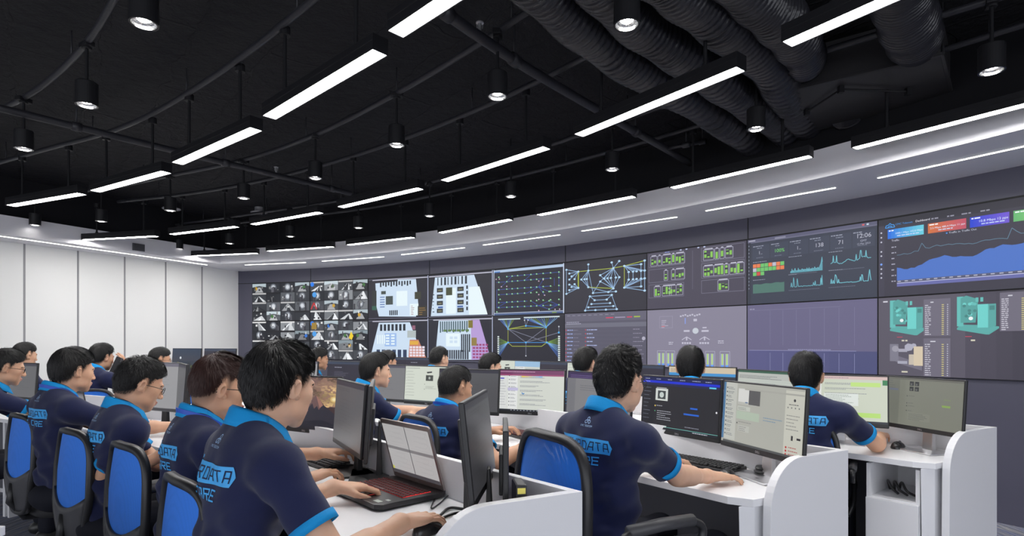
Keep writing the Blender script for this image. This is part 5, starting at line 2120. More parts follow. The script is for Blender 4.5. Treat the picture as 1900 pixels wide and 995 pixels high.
chair_at_back(.100, 1.88, 62, 'blue mesh chair seen from behind, pulled up beside the man with the slogan shirt', 1.03)
chair_at_back(-.95, 1.56, 44, 'nearest blue mesh chair of the left group, cut by the bottom edge')
chair_at_back(-1.47, 2.10, 39, 'second nearest blue mesh chair of the left group')
chair_at_back(-1.93, 2.44, 36, 'third nearest blue mesh chair of the left group')
chair_at_back(-2.62, 2.98, 34, 'blue mesh chair at the left edge of the picture')
chair_at_back(-.53, 2.93, 50, 'blue mesh chair of the man with the lanyard in the middle row')
chair_at_back(1.385, 2.82, 32, 'blue mesh chair of the rightmost man in the back row')
chair_at_back(-3.45, 4.62, -20, 'blue mesh chair of the man holding a phone')
chair_at_back(-.25, 4.55, 70, 'blue mesh chair behind the man in profile in the back row')
chair_at_back(-2.95, 5.1, 30, 'far blue mesh chair below the night landscape monitor')
chair_at_back(-2.35, 5.6, 30, 'small far blue mesh chair beside the dark haired men at the corner')
chair_at_back(1.02, 3.06, 17, 'blue mesh chair of the back row man seen straight from behind')
chair_at_back(-.95, 4.95, 45, 'blue mesh chair behind the pale centre monitor')
# ================================================ PEOPLE
# bodies are grown from implicit shapes (capsules and ellipsoids blended smoothly) and meshed as one surface
def V3(*a):
    return np.array(a, dtype=np.float64)


class Shape:
    def __init__(s):
        s.p = []

    def cap(s, a, b, ra, rb=None, k=.02, flat=False):
        s.p.append(('c', V3(*a), V3(*b), ra, ra if rb is None else rb, k, flat))

    def ell(s, c, r, k=.02, M=None):
        s.p.append(('e', V3(*c), V3(*r), k, None if M is None else np.array(M)))

    def sub(s, c, r, k=.01, M=None):
        s.p.append(('s', V3(*c), V3(*r), k, None if M is None else np.array(M)))

    def ext(s, other, M, t):
        """take over shapes through a rotation M (3x3) and offset t"""
        M = np.array(M)
        t = np.array(t)
        for q in other.p:
            if q[0] == 'c':
                s.p.append(('c', M @ q[1] + t, M @ q[2] + t) + q[3:])
            else:
                m0 = np.eye(3) if q[4] is None else q[4]
                s.p.append((q[0], M @ q[1] + t, q[2], q[3], M @ m0))


def prim_d(q, P):
    if q[0] == 'c':
        a, b = q[1], q[2]
        ab = b - a
        L2 = ab @ ab + 1e-12
        pa = P - a
        t = np.clip((pa @ ab) / L2, 0, 1)
        d = np.sqrt(((pa - t[:, None] * ab) ** 2).sum(1)) - (q[3] + (q[4] - q[3]) * t)
        if q[6]:
            L = math.sqrt(L2)
            d = np.maximum(d, (pa @ ab) / L - L)
        return d
    c, r, M = q[1], q[2], q[4]
    x = P - c
    if M is not None:
        x = x @ M
    k0 = np.sqrt(((x / r) ** 2).sum(1)) + 1e-9
    k1 = np.sqrt(((x / (r * r)) ** 2).sum(1)) + 1e-9
    return k0 * (k0 - 1) / k1


def prim_k(q):
    return q[5] if q[0] == 'c' else q[3]


def field(prims, P, post=None):
    d = None
    for q in prims:
        e = prim_d(q, P)
        k = prim_k(q)
        if d is None:
            if q[0] == 's':
                continue
            d = e
            continue
        if q[0] == 's':
            h = np.maximum(k - np.abs(-e - d), 0)
            d = np.maximum(d, -e) + h * h / (4 * k)
        else:
            h = np.maximum(k - np.abs(e - d), 0)
            d = np.minimum(d, e) - h * h / (4 * k)
    if d is None:
        d = np.full(len(P), 1.0)
    if post is not None:
        d = post(P, d)
    return d


def mesh_field(prims, lo, hi, h, post=None, slack=.03, n=10):
    """surface nets over the blocks that hold the surface"""
    lo = np.array(lo, float)
    hi = np.array(hi, float)
    B = n * h
    nb = np.ceil((hi - lo) / B).astype(int)
    gi = np.stack(np.meshgrid(*[np.arange(v) for v in nb], indexing='ij'), -1).reshape(-1, 3)
    cen = lo + (gi + .5) * B
    rad = B * .5 * math.sqrt(3)
    D = np.stack([prim_d(q, cen) for q in prims], 1)
    K = np.array([prim_k(q) for q in prims])
    isS = np.array([q[0] == 's' for q in prims])
    Du = np.where(isS, 1e9, D)
    mn = Du.min(1)
    act = np.where((mn < rad * 1.6 + slack) & (mn > -rad * 1.8 - slack))[0]
    ax = np.arange(n + 1)
    loc = np.stack(np.meshgrid(ax, ax, ax, indexing='ij'), -1).reshape(-1, 3)
    NX, NY, NZ = (nb * n + 2)
    ids, pos, quads = [], [], []
    co = np.array([(0, 0, 0), (1, 0, 0), (0, 1, 0), (1, 1, 0), (0, 0, 1), (1, 0, 1), (0, 1, 1), (1, 1, 1)])
    ed = [(a, b) for a in range(8) for b in range(a + 1, 8) if bin(a ^ b).count('1') == 1]
    for bi in act:
        keep = np.where(np.where(isS, D[bi] < rad * 1.6 + K + .02, Du[bi] < mn[bi] + 2.2 * rad + K + .01))[0]
        g0 = gi[bi] * n
        P = lo + (g0 + loc) * h
        F = field([prims[i] for i in keep], P, post).reshape(n + 1, n + 1, n + 1)
        S = F < 0
        if S.all() or not S.any():
            continue
        cs = np.zeros((n, n, n), int)
        for (i, j, k) in co:
            cs += S[i:i + n, j:j + n, k:k + n]
        cells = np.argwhere((cs > 0) & (cs < 8))
        if len(cells) == 0:
            continue
        v = np.stack([F[cells[:, 0] + i, cells[:, 1] + j, cells[:, 2] + k] for (i, j, k) in co], 1)
        acc = np.zeros((len(cells), 3))
        cnt = np.zeros(len(cells))
        for a, b in ed:
            m = (v[:, a] < 0) != (v[:, b] < 0)
            t = v[:, a] / np.where(m, v[:, a] - v[:, b], 1)
            p = co[a] + (co[b] - co[a]) * t[:, None]
            acc += np.where(m[:, None], p, 0)
            cnt += m
        g = cells + g0
        ids.append((g[:, 0] * NY + g[:, 1]) * NZ + g[:, 2])
        pos.append(lo + (g + acc / cnt[:, None]) * h)
        for axn in range(3):
            e = [0, 0, 0]
            e[axn] = 1
            Sa = S[:n, :n, :n]
            Sb = S[e[0]:n + e[0], e[1]:n + e[1], e[2]:n + e[2]]
            w = np.argwhere(Sa != Sb)
            if len(w) == 0:
                continue
            flip = Sa[w[:, 0], w[:, 1], w[:, 2]]
            w = w + g0
            u = [(1, 2), (2, 0), (0, 1)][axn]
            du = np.zeros(3, int)
            dv = np.zeros(3, int)
            du[u[0]] = 1
            dv[u[1]] = 1

            def idd(x):
                return (x[:, 0] * NY + x[:, 1]) * NZ + x[:, 2]
            q = np.stack([idd(w), idd(w - du), idd(w - du - dv), idd(w - dv)], 1)
            q = np.where(flip[:, None], q, q[:, ::-1])
            quads.append(q)
    ids = np.concatenate(ids)
    pos = np.concatenate(pos)
    ids, first = np.unique(ids, return_index=True)
    pos = pos[first]
    Q = np.concatenate(quads)
    ix = np.searchsorted(ids, Q)
    ix = np.minimum(ix, len(ids) - 1)
    ok = (ids[ix] == Q).all(1)
    return pos, ix[ok]


def to_object(name, pos, quads, m, parent, smooth=True, idx=None):
    me = bpy.data.meshes.new(name)
    me.vertices.add(len(pos))
    me.vertices.foreach_set('co', np.asarray(pos, np.float32).ravel())
    nq = len(quads)
    me.loops.add(nq * 4)
    me.loops.foreach_set('vertex_index', np.asarray(quads, np.int32).ravel())
    me.polygons.add(nq)
    me.polygons.foreach_set('loop_start', np.arange(0, nq * 4, 4, dtype=np.int32))
    me.polygons.foreach_set('loop_total', np.full(nq, 4, np.int32))
    for x in (m if isinstance(m, (list, tuple)) else [m]):
        me.materials.append(x)
    if idx is not None:
        me.polygons.foreach_set('material_index', np.asarray(idx, np.int32))
    if smooth:
        me.polygons.foreach_set('use_smooth', np.ones(nq, bool))
    me.update(calc_edges=True)
    me.validate()
    o = bpy.data.objects.new(name, me)
    COL.objects.link(o)
    o.parent = parent
    return o


def rot(axis, deg):
    return np.array(Matrix.Rotation(R(deg), 3, axis))


# skin, cloth and hair materials
def skin_mat(name, col):
    m = mat(name, col, .48, spec=.4, sss=.18, var=.07, vscale=26, bump=.10, bscale=420)
    nt = m.node_tree
    b = nt.nodes['Principled BSDF']
    src = b.inputs['Base Color'].links[0].from_socket
    at_ = nt.nodes.new('ShaderNodeAttribute')
    at_.attribute_name = 'shaved'
    mx = nt.nodes.new('ShaderNodeMix')
    mx.data_type = 'RGBA'
    mu = nt.nodes.new('ShaderNodeMath')
    mu.operation = 'MULTIPLY'
    mu.inputs[1].default_value = .93
    nt.links.new(at_.outputs['Fac'], mu.inputs[0])
    nt.links.new(mu.outputs[0], mx.inputs['Factor'])
    nt.links.new(src, mx.inputs['A'])
    mx.inputs['B'].default_value = (.012, .011, .011, 1)
    nt.links.new(mx.outputs['Result'], b.inputs['Base Color'])
    return m


SKINS = [skin_mat('skin_warm', (.60, .345, .225)), skin_mat('skin_light', (.66, .40, .275)), skin_mat('skin_tan', (.50, .275, .17))]
LIP = mat('lip', (.46, .20, .17), .4)
NAVY = mat('navy_pique', srgb(26, 32, 68), .82, spec=.25, bump=.25, bscale=900, var=.10, vscale=9, sheen=.15)
SKYB = mat('sky_blue_rib', srgb(22, 146, 214), .7, spec=.25, bump=.3, bscale=700)
TROU = mat('dark_trousers', (.010, .011, .018), .8, spec=.2)
SHOE = mat('dark_shoe', (.02, .02, .02), .4)
PRINT = mat('print_blue', srgb(64, 168, 236), .55)
PRINTW = mat('print_pale_blue', srgb(170, 205, 245), .55)
EYEW = mat('eye_white', (.75, .72, .70), .2)
EYEB = mat('eye_iris', (.015, .01, .008), .15)


def hair_mat(name, col, rough=.52):
    m = mat(name, col, rough, spec=.35)
    return m


HAIRS = {'black': hair_mat('hair_black', (.010, .0095, .010)), 'brown': hair_mat('hair_red_brown', (.040, .016, .013)), 'soft': hair_mat('hair_soft_black', (.016, .013, .013))}
HEAD_C = V3(0, -.012, .036)
HEAD_R = V3(.0735, .0925, .086)


def head_shape():
    s = Shape()
    s.ell(HEAD_C, HEAD_R, .02)
    s.ell((0, -.035, .012), (.067, .067, .072), .03)
    s.ell((0, -.045, -.035), (.052, .046, .055), .03)
    s.ell((0, .030, -.030), (.060, .060, .078), .035)
    for x in (-1, 1):
        s.ell((x * .040, .052, -.018), (.024, .026, .024), .025)
        s.ell((x * .048, .010, -.066), (.016, .028, .020), .025)
        s.ell((x * .030, .045, -.060), (.026, .030, .030), .02)
    s.ell((0, .072, -.098), (.022, .018, .016), .02)
    s.ell((0, .066, -.070), (.030, .026, .026), .02)
    s.cap((-.034, .080, .024), (.034, .080, .024), .010, k=.016)
    for x in (-1, 1):
        s.sub((x * .032, .098, .004), (.019, .013, .013), .012)
        s.ell((x * .0315, .076, .002), (.0145, .0125, .0105), .006)
        s.cap((x * .017, .0865, -.002), (x * .046, .0775, -.001), .0028, k=.004)
    s.cap((0, .088, .016), (0, .1045, -.024), .0068, .0095, k=.012)
    s.ell((0, .106, -.030), (.0115, .0105, .009), .008)
    for x in (-1, 1):
        s.ell((x * .0125, .0965, -.033), (.0075, .009, .007), .006)
    s.ell((0, .0945, -.0575), (.022, .0085, .0052), .005)
    s.ell((0, .0925, -.0675), (.019, .0085, .0062), .005)
    for x in (-1, 1):
        M = rot('Z', x * -38) @ rot('X', -8)
        c = V3(x * .0785, -.010, -.004)
        s.ell(c, (.0085, .0175, .031), .006, M)
        s.ell(c + V3(x * .004, -.004, .006), (.007, .0165, .024), .004, M)
        s.sub(c + V3(x * .009, .002, .002), (.0055, .0085, .017), .004, M)
        s.ell((x * .076, .004, -.026), (.006, .008, .010), .006)
    return s


HK = .92      # real heads are a little smaller than the unit shape
HEAD0 = head_shape()
HEAD = Shape()
for q_ in HEAD0.p:
    if q_[0] == 'c':
        HEAD.p.append(('c', q_[1] * HK, q_[2] * HK, q_[3] * HK, q_[4] * HK, q_[5] * HK, q_[6]))
    else:
        HEAD.p.append((q_[0], q_[1] * HK, q_[2] * HK, q_[3] * HK, q_[4]))
ZL_Y = [-.13, -.085, -.05, -.030, -.012, .008, .016, .034, .052, .075, .095]
ZL_Z = [-.088, -.083, -.072, -.050, .016, .014, -.010, .040, .050, .066, .090]


def zline(y, style):
    z = np.interp(y, ZL_Y, ZL_Z)
    if style.get('bald_side'):
        z = np.where(y < .04, z + .012, z)
    return z


def hair_shell(style):
    th = style.get('top', .016)
    sd = style.get('side', .006)

    def post(P, d):
        g = (zline(P[:, 1], style) - P[:, 2]) * .8
        fr = (P[:, 1] - (.072 + .02 * np.clip((P[:, 2] - .06) / .05, 0, 1))) * .9
        fz = style.get('fade', .020) * np.clip((.045 - P[:, 1]) / .03, 0, 1)
        g = g + fz * .8
        u = np.clip((P[:, 2] - zline(P[:, 1], style) - fz) / .045, 0, 1)
        d = d + (1 - u) * (sd - .0006)
        d = np.maximum(d, g)
        d = np.maximum(d, fr)
        return d + .0012 * np.sin(P[:, 0] * 260 + 2 * np.sin(P[:, 1] * 60)) * np.clip((P[:, 2] - .0) / .05, 0, 1)
    s = Shape()
    s.ell(HEAD_C + V3(0, 0, (th - sd) * .5), HEAD_R + V3(sd, sd, (th + sd) * .5), .02)
    s.ell((0, -.035, .012), (.067 + sd, .067 + sd, .074), .03)
    s.ell((0, -.045, -.035), (.053 + sd, .047 + sd, .057), .03)
    if th > .012:
        s.ell((0, .015, .075), (.060, .070, .044 + th * .6), .03)
    return s, post


def hair_strands(style, n, seed, wdt, prims, spos, squad):
    """tufts of hair rooted on the short hair layer, combed away from the crown"""
    rg = np.random.default_rng(seed)
    fi = rg.integers(0, len(squad), n)
    w4 = rg.dirichlet((1, 1, 1, 1), n)
    P = (spos[squad[fi]] * w4[:, :, None]).sum(1)
    lim = .004 + (style.get('fade', .02) - .004) * (.9 if style.get('fade', .02) > .03 else 0) * np.clip((.045 - P[:, 1]) / .03, 0, 1)
    ok = (P[:, 2] > zline(P[:, 1], style) + lim) & (P[:, 1] < .086)
    P = P[ok]

    def grad(p):
        e = 1e-3
        d0 = field(prims, p)
        g = np.stack([field(prims, p + V3(*(e if i == j else 0 for j in range(3)))) - d0 for i in range(3)], 1)
        return d0, g / (np.linalg.norm(g, axis=1)[:, None] + 1e-9)
    d0, Nn = grad(P)
    keep = d0 > -.008
    P, Nn = P[keep], Nn[keep]
    N = len(P)
    W = V3(.012, -.062, .115)
    zr = P[:, 2] - zline(P[:, 1], style)
    top = np.clip((zr - style.get('fade', .020) * .6) / .085, 0, 1)
    L = (style.get('lo', .008) + (style.get('hi', .05) - style.get('lo', .008)) * top ** 1.3) * rg.uniform(.65, 1.15, N)
    L = np.minimum(L, .005 + np.maximum(zr - (.75 * style.get('fade', .02) if style.get('fade', .02) > .03 else 0), 0) * 1.15 + .5 * np.clip(P[:, 1], 0, 1))
    flow = P - W
    flow[:, 2] -= .03
    comb = V3(*style.get('comb', (.25, .9, -.1)))
    wt = np.clip((P[:, 1] + .03) / .08, 0, 1)[:, None] * np.clip((P[:, 2] - .05) / .05, 0, 1)[:, None]
    f = flow / (np.linalg.norm(flow, axis=1)[:, None] + 1e-6)
    f = f * (1 - wt) + comb * wt
    cl = style.get('clump', 1.0)
    cell = np.floor(P / .009)
    hsh_ = np.sin(cell @ V3(12.9898, 78.233, 37.719) + seed) * 43758.5453
    h1 = hsh_ - np.floor(hsh_)
    h2 = np.modf(np.abs(hsh_ * 7.13))[0]
    tu = np.stack([h1 - .5, h2 - .5, np.modf(np.abs(hsh_ * 3.7))[0] - .5], 1)
    f = f + rg.normal(size=(N, 3)) * style.get('mess', .18) * .5 + tu * style.get('mess', .18) * 2.6 * cl
    K = 5
    p = P - Nn * .001
    pts = [p.copy()]
    lift0 = style.get('lift', .45) * (0.16 + .9 * top ** 2.0) * (.35 + 1.2 * h2) * rg.uniform(.7, 1.2, N)
    nn = Nn
    for k in range(K):
        t = f - nn * (f * nn).sum(1)[:, None]
        t /= np.linalg.norm(t, axis=1)[:, None] + 1e-6
        li = (lift0 * (1 - k / (K - 1) * style.get('fall', 1.5)))[:, None]
        p = p + (t * np.cos(li) + nn * np.sin(li)) * (L / K)[:, None]
        d, nn = grad(p)
        p = p + nn * np.maximum(0, .0014 - d)[:, None]
        pts.append(p.copy())
    pts = np.stack(pts, 1)
    tan = pts[:, -1] - pts[:, 0]
    side = np.cross(tan, Nn)
    side /= np.linalg.norm(side, axis=1)[:, None] + 1e-9
    side = side * (wdt * rg.uniform(.6, 1.3, N))[:, None]
    V = np.empty((N, K + 1, 2, 3))
    for k in range(K + 1):
        w = (1 - .8 * (k / K) ** 1.5) * .5
        V[:, k, 0] = pts[:, k] - side * w
        V[:, k, 1] = pts[:, k] + side * w + Nn * 0.0004
    base = np.arange(N)[:, None] * (K + 1) * 2 + np.arange(K)[None] * 2
    F = np.stack([base, base + 1, base + 3, base + 2], -1).reshape(-1, 4)
    return V.reshape(-1, 3), F


def hand_shape(side, curl=(12, 34, 26), spread=5):
    """y along the fingers, z the back of the hand; side=-1: thumb on the left"""
    s = Shape()
    xs = [side * .0285, side * .0095, side * -.0100, side * -.0285]
    ky = [.086, .090, .085, .076]
    Ls = [(.041, .025, .020), (.045, .028, .021), (.041, .026, .020), (.032, .019, .018)]
    rs = [.0088, .0088, .0084, .0074]
    s.ell((0, .040, .0), (.037, .048, .0155), .012)
    for x, y, r_ in zip(xs, ky, rs):
        s.cap((x * .55, .008, .002), (x, y, .003), .014, r_ + .0022, k=.010)
    for j, (x, y, Lg, r_) in enumerate(zip(xs, ky, Ls, rs)):
        p = V3(x, y, .002)
        a = 0
        yaw = side * (1.5 - j) * spread
        for q in range(3):
            a += curl[q] + (3 if j == 3 else 0)
            dr = V3(math.sin(R(yaw)) * math.cos(R(a)), math.cos(R(yaw)) * math.cos(R(a)), -math.sin(R(a)))
            e = p + dr * Lg[q]
            s.cap(p, e, r_ - .0006 * q, r_ - .0006 * (q + 1), k=.0028)
            p = e
    t0 = V3(side * .020, .018, -.004)
    t1 = t0 + V3(side * .026, .030, -.010)
    t2 = t1 + V3(side * .008, .032, -.008)
    t3 = t2 + V3(-side * .004, .024, -.008)
    s.cap(t0, t1, .015, .0115, k=.010)
    s.cap(t1, t2, .0108, .0095, k=.004)
    s.cap(t2, t3, .0093, .0075, k=.003)
    return s


def norm(v):
    return v / (np.linalg.norm(v) + 1e-9)


# angular slogan lettering, strokes on a 0..1 grid
GL = {
    'Y': [[(0, 1), (0, .5), (1, .5)], [(1, 1), (1, 0), (.1, 0)]],
    'O': [[(0, 0), (0, 1), (1, 1), (1, 0), (0, 0)]],
    'U': [[(0, 1), (0, 0), (1, 0), (1, 1)]],
    'R': [[(0, 0), (0, 1), (1, 1), (1, .5), (.1, .5)], [(.45, .5), (1, 0)]],
    'D': [[(0, 0), (0, 1), (.7, 1), (1, .7), (1, 0), (0, 0)]],
    'A': [[(0, 0), (.3, 1), (1, 1), (1, 0)], [(.2, .38), (1, .38)]],
    'T': [[(0, 1), (1, 1)], [(.5, 1), (.5, 0)]],
    'W': [[(0, 1), (0, 0), (1, 0), (1, 1)], [(.5, 0), (.5, .8)]],
    'E': [[(1, 1), (0, 1), (0, 0), (1, 0)], [(0, .5), (.85, .5)]],
    'C': [[(1, 1), (0, 1), (0, 0), (1, 0)]],
    ' ': [],
}


def slogan_polys(st, x0, z0, h, w, gap, tk):
    """list of small quads (in x, z) for a line of the slogan"""
    out = []
    x = x0
    for ch in st:
        for line in GL[ch]:
            for (a, b), (c, d) in zip(line[:-1], line[1:]):
                pa, pb = np.array([x + a * w, z0 + b * h]), np.array([x + c * w, z0 + d * h])
                L = np.linalg.norm(pb - pa)
                t = (pb - pa) / L
                nn = np.array([-t[1], t[0]]) * tk / 2
                pa2, pb2 = pa - t * tk / 2, pb + t * tk / 2
                m = max(1, int(L / .008))
                for i in range(m):
                    u, v = pa2 + (pb2 - pa2) * i / m, pa2 + (pb2 - pa2) * (i + 1) / m
                    out.append([u - nn, v - nn, v + nn, u + nn])
        x += (w + gap) if ch != ' ' else w * .6
    return out


def make_person(label, px, top_px, Z, az, body_az, pitch=12, roll=0, fwd=.16, hands=(None, None), hair='black', style=None, res=.005, skin=0,
                glasses=False, lanyard=False, strands=2500, prints=True, elbow=((.35, -.15, -1), (-.35, -.15, -1)), elbow_w=(None, None), curl=((12, 34, 26), (12, 34, 26)),
                hand_dir=(None, None), legs=True, scale=1.0, seed=1, twist=0, palm=(None, None), hid=False, sh_drop=.082):
    style = style or {}
    topz = CAMZ + (HZ - top_px) * Z / FPX
    hz_ = topz - .129
    Hw = V3((px - CX) * Z / FPX, Z, hz_)
    a = R(body_az)
    # body frame: x right, y forward
    Fw = V3(math.sin(a), math.cos(a), 0)
    Rt = V3(math.cos(a), -math.sin(a), 0)
    zN = hz_ - .098
    P0 = Hw - Fw * (fwd + .062)
    P0[2] = 0
    person = thing('person', label, 'person', (P0[0], P0[1], 0), -a, 'staff in navy polo shirts')

    def loc(w):
        d = np.array(w, float) - P0
        return V3(d @ Rt, d @ Fw, d[2])
    hc = loc(Hw)
    rel = az - body_az
    MH = rot('Z', -rel) @ rot('X', -pitch) @ rot('Y', roll)
    MHK = MH * HK
    nb_ = V3(0, fwd, zN)
    # ---- skin
    sk = Shape()
    hs = Shape()
    hs.ext(HEAD, MH, hc)
    if scale != 1:
        pass
    sk.p += hs.p
    nk_top = MH @ V3(0, -.022, -.035) + hc
    sk.cap(nk_top, nb_ + V3(0, .006, -.02), .046, .051, k=.025)
    sk.cap(nb_ + V3(0, .01, -.05), (0, fwd * .5 + .01, (zN + .55) / 2), .055, .06, k=.04)
    sk.cap((0, fwd * .5, (zN + .55) / 2), (0, .01, .56), .06, .07, k=.04)
    sh = Shape()
    dz = zN - .55
    p1 = V3(0, fwd * .15 - .015, .55 + dz * .30)
    p2 = V3(0, fwd * .55 - .018, .55 + dz * .66)
    p3 = V3(0, fwd * .90 - .015, zN - .085)
    sh.ell((0, .01, .555), (.155, .112, .12), .05)
    sh.ell(p1, (.136, .092, .15), .06)
    sh.ell(p2, (.150, .094, .16), .06)
    sh.ell(p3, (.138, .080, .085), .05)
    sh.cap(nb_ + V3(0, .005, -.03), nb_ + V3(0, .0, -.004), .068, .060, k=.03)
    arms = []
    for s_i, sg in enumerate((1, -1)):        # right, left
        S = V3(sg * .166, fwd * .95 - .012, zN - sh_drop)
        sh.cap(V3(sg * .05, fwd * .97 - .03, zN - .030), S, .046, .052, k=.04)
        sh.cap(V3(sg * .06, fwd * .9 - .02, zN - .10), S + V3(0, 0, -.01), .062, .055, k=.045)
        T = hands[s_i]
        if T is None:
            T = V3(sg * .10, fwd + .40, .80)
        else:
            T = loc(T)
        v = T - S
        L = np.linalg.norm(v)
        A, Bf = .275, .245
        if L > A + Bf - .01:
            T = S + v / L * (A + Bf - .01)
            v = T - S
            L = np.linalg.norm(v)
        ca = (A * A + L * L - Bf * Bf) / (2 * A * L)
        ca = min(1, max(-1, ca))
        h_ = V3(*elbow[s_i])
        if elbow_w[s_i] is not None:
            h_ = loc(elbow_w[s_i]) - (S + v * (ca * A / L))
        u = v / L
        h_ = norm(h_ - u * (h_ @ u))
        E = S + u * (A * ca) + h_ * (A * math.sqrt(max(0, 1 - ca * ca)))
        cut = S + (E - S) * .66
        sh.cap(S, cut, .053, .056, k=.03, flat=True)
        arms.append((S, E, T, cut))
        sk.cap(S, E, .044, .0365, k=.02)
        sk.cap(E, T, .0365, .0255, k=.014)
        sk.cap(E + (T - E) * .15, E + (T - E) * .45, .0375, .0335, k=.02)
        hd = hand_dir[s_i]
        fdir = norm((T - E) * V3(1, 1, .25)) if hd is None else norm(loc(V3(*hd) + P0) if False else V3(V3(*hd) @ Rt, V3(*hd) @ Fw, hd[2]))
        upv = V3(0, 0, 1) if palm[s_i] is None else V3(*palm[s_i])
        xh = norm(np.cross(fdir, upv))
        zh = np.cross(xh, fdir)
        MHd = np.stack([xh, fdir, zh], 1)
        hsz = hand_shape(-sg, curl[s_i])
        sk.cap(T, T + fdir * .03, .0265, .021, k=.015)
        sk.ext(hsz, MHd, T + fdir * .018)
    ph = seed * 1.7

    def folds(P, d):
        x, y, z = P[:, 0], P[:, 1], P[:, 2]
        w = np.clip((zN - .02 - z) / .12, 0, 1) * np.clip((.215 - np.abs(x)) / .05, .25, 1)
        f = np.sin(z * 42 + x * 22 * np.sign(x) + 2.2 * np.sin(x * 14 + ph) + y * 18 + ph)
        g = np.sin(x * 60 + 1.6 * np.sin(z * 15 + ph) + z * 12)
        q = np.sin(z * 85 - np.abs(x) * 50 + 2 * np.sin(y * 20 + ph))
        return d + w * (.0088 * f * np.clip((1.05 - z) * 3, .35, 1.2) + .0050 * g + .0030 * q)
    allp = [np.array(q[1]) for q in sk.p + sh.p] + [np.array(q[2]) for q in sk.p if q[0] == 'c']
    lo = np.min(allp, 0) - .20
    hi = np.max(allp, 0) + .20
    hi[2] = min(hi[2], hc[2] + .16)
    lo[2] = max(lo[2], .40)
    pos, qd = mesh_field(sk.p, lo, hi, res)
    # lips keep their own colour
    cen = pos[qd].mean(1)
    hl_ = (cen - hc) @ MH / HK
    lipm = (np.abs(hl_[:, 0]) < .021) & (hl_[:, 1] > .082) & (hl_[:, 2] > -.072) & (hl_[:, 2] < -.053)
    bo = to_object('body', pos, qd, [SKINS[skin], LIP], person, idx=lipm.astype(int))
    vl_ = (pos - hc) @ MH / HK
    fz = style.get('fade', .020) + .014
    tt = (vl_[:, 2] - zline(vl_[:, 1], style) + .006) / fz
    inh = (vl_[:, 2] > -.115) & ~((np.abs(vl_[:, 0]) > .0735) & (vl_[:, 1] > -.034)) & (np.abs(vl_[:, 0]) < .09) & (vl_[:, 2] < .16) & (np.abs(vl_[:, 1]) < .14)
    sv = np.where(inh, np.clip(tt, 0, 1) * np.clip((.052 - vl_[:, 1]) / .014, 0, 1), 0)
    at_ = bo.data.attributes.new('shaved', 'FLOAT', 'POINT')
    at_.data.foreach_set('value', sv.astype(np.float32))
    r2 = max(res * 1.25, .005)
    pos, qd = mesh_field(sh.p, lo, hi, r2, post=folds)
    keepq = np.ones(len(qd), bool)
    polo = to_object('polo_shirt', pos, qd, NAVY, person)
    # ---- trousers and shoes
    if legs:
        tr = Shape()
        tr.ell((0, -.01, .52), (.165, .13, .085), .03)
        for sg in (1, -1):
            K_ = V3(sg * .13, .42, .535)
            tr.cap((sg * .085, .02, .525), K_, .088, .066, k=.03)
            tr.cap(K_, (sg * .14, .40, .11), .062, .055, k=.02)
            shp = Shape()
        pos, qd = mesh_field(tr.p, (-.32, -.22, .03), (.32, .55, .68), .010)
        to_object('trousers', pos, qd, TROU, person)
        for sg in (1, -1):
            so = Shape()
            so.cap((sg * .14, .38, .055), (sg * .15, .56, .04), .045, .035, k=.02)
            so.ell((sg * .14, .38, .04), (.042, .06, .04), .02)
            pos, qd = mesh_field(so.p, (sg * .14 - .1, .25, -.01), (sg * .14 + .1, .68, .16), .010)
            pos[:, 2] = np.maximum(pos[:, 2], .002)
            to_object('shoe', pos, qd, SHOE, person)
    # ---- collar
    def collar(u, v):
        th = 2 * math.pi * u
        back = .5 - .5 * math.sin(th)         # 1 at the back of the neck, 0 in front
        prof = [(.0590, -.012), (.0560, .012 + .018 * back), (.0590, .017 + .018 * back), (.0650, .011 + .016 * back), (.0740, -.008 + .006 * back), (.0830 - .004 * back, -.026 + .008 * back)]
        r_, z = prof[int(round(v * 5))]
        x = r_ * math.cos(th) * 1.0
        y = r_ * math.sin(th) * 1.10
        z = z - .30 * y - .25 * max(0, y) - .004
        return (nb_[0] + x, nb_[1] + y + .004, nb_[2] + z + .008)
    MB().grid(collar, 48, 5).build('collar', SKYB, person, smooth=True, solid=.0022)
    # ---- sleeve cuffs
    for (S, E, T, cut) in arms:
        ax_ = norm(E - S)
        c_ = MB()
        o1, o2 = cut - ax_ * .022, cut + ax_ * .003
        uu = norm(np.cross(ax_, V3(.3, .2, 1)))
        ww = np.cross(ax_, uu)
        vs = []
        nn_ = 28
        for (p_, r_) in ((o1, .054), (o1, .0590), (o2, .0592), (o2, .054), (o2 - ax_ * .012, .052)):
            for i in range(nn_):
                t_ = 2 * math.pi * i / nn_
                vs.append(tuple(p_ + (uu * math.cos(t_) + ww * math.sin(t_)) * r_))
        fs = [(q * nn_ + i, q * nn_ + (i + 1) % nn_, (q + 1) * nn_ + (i + 1) % nn_, (q + 1) * nn_ + i) for q in range(4) for i in range(nn_)]
        c_.add(vs, fs).build('sleeve_cuff', SKYB, person, smooth=True)
    # ---- print on the back
    if prints:
        def onback(pts):
            P = np.array([(x, -.32, z) for x, z in pts])
            for _ in range(26):
                d = field(sh.p, P, folds)
                P[:, 1] += np.clip(d, -.02, .08) * .85
            P[:, 1] -= .0022
            return P
        zc = zN - .105
        bx0, bx1, bz0, bz1 = -.128, .122, zc - .024, zc + .024
        cells, vsx = [], []
        nx, nz = 30, 6
        for j in range(nz + 1):
            for i in range(nx + 1):
                cutx = 0
                fx = bx0 + (bx1 - bx0) * i / nx
                fz = bz0 + (bz1 - bz0) * j / nz
                tt = abs(j / nz - .5) * 2
                fx = bx0 + (bx1 - bx0 - .012 * tt) * i / nx
                vsx.append((fx, fz))
        Pb = onback(vsx)
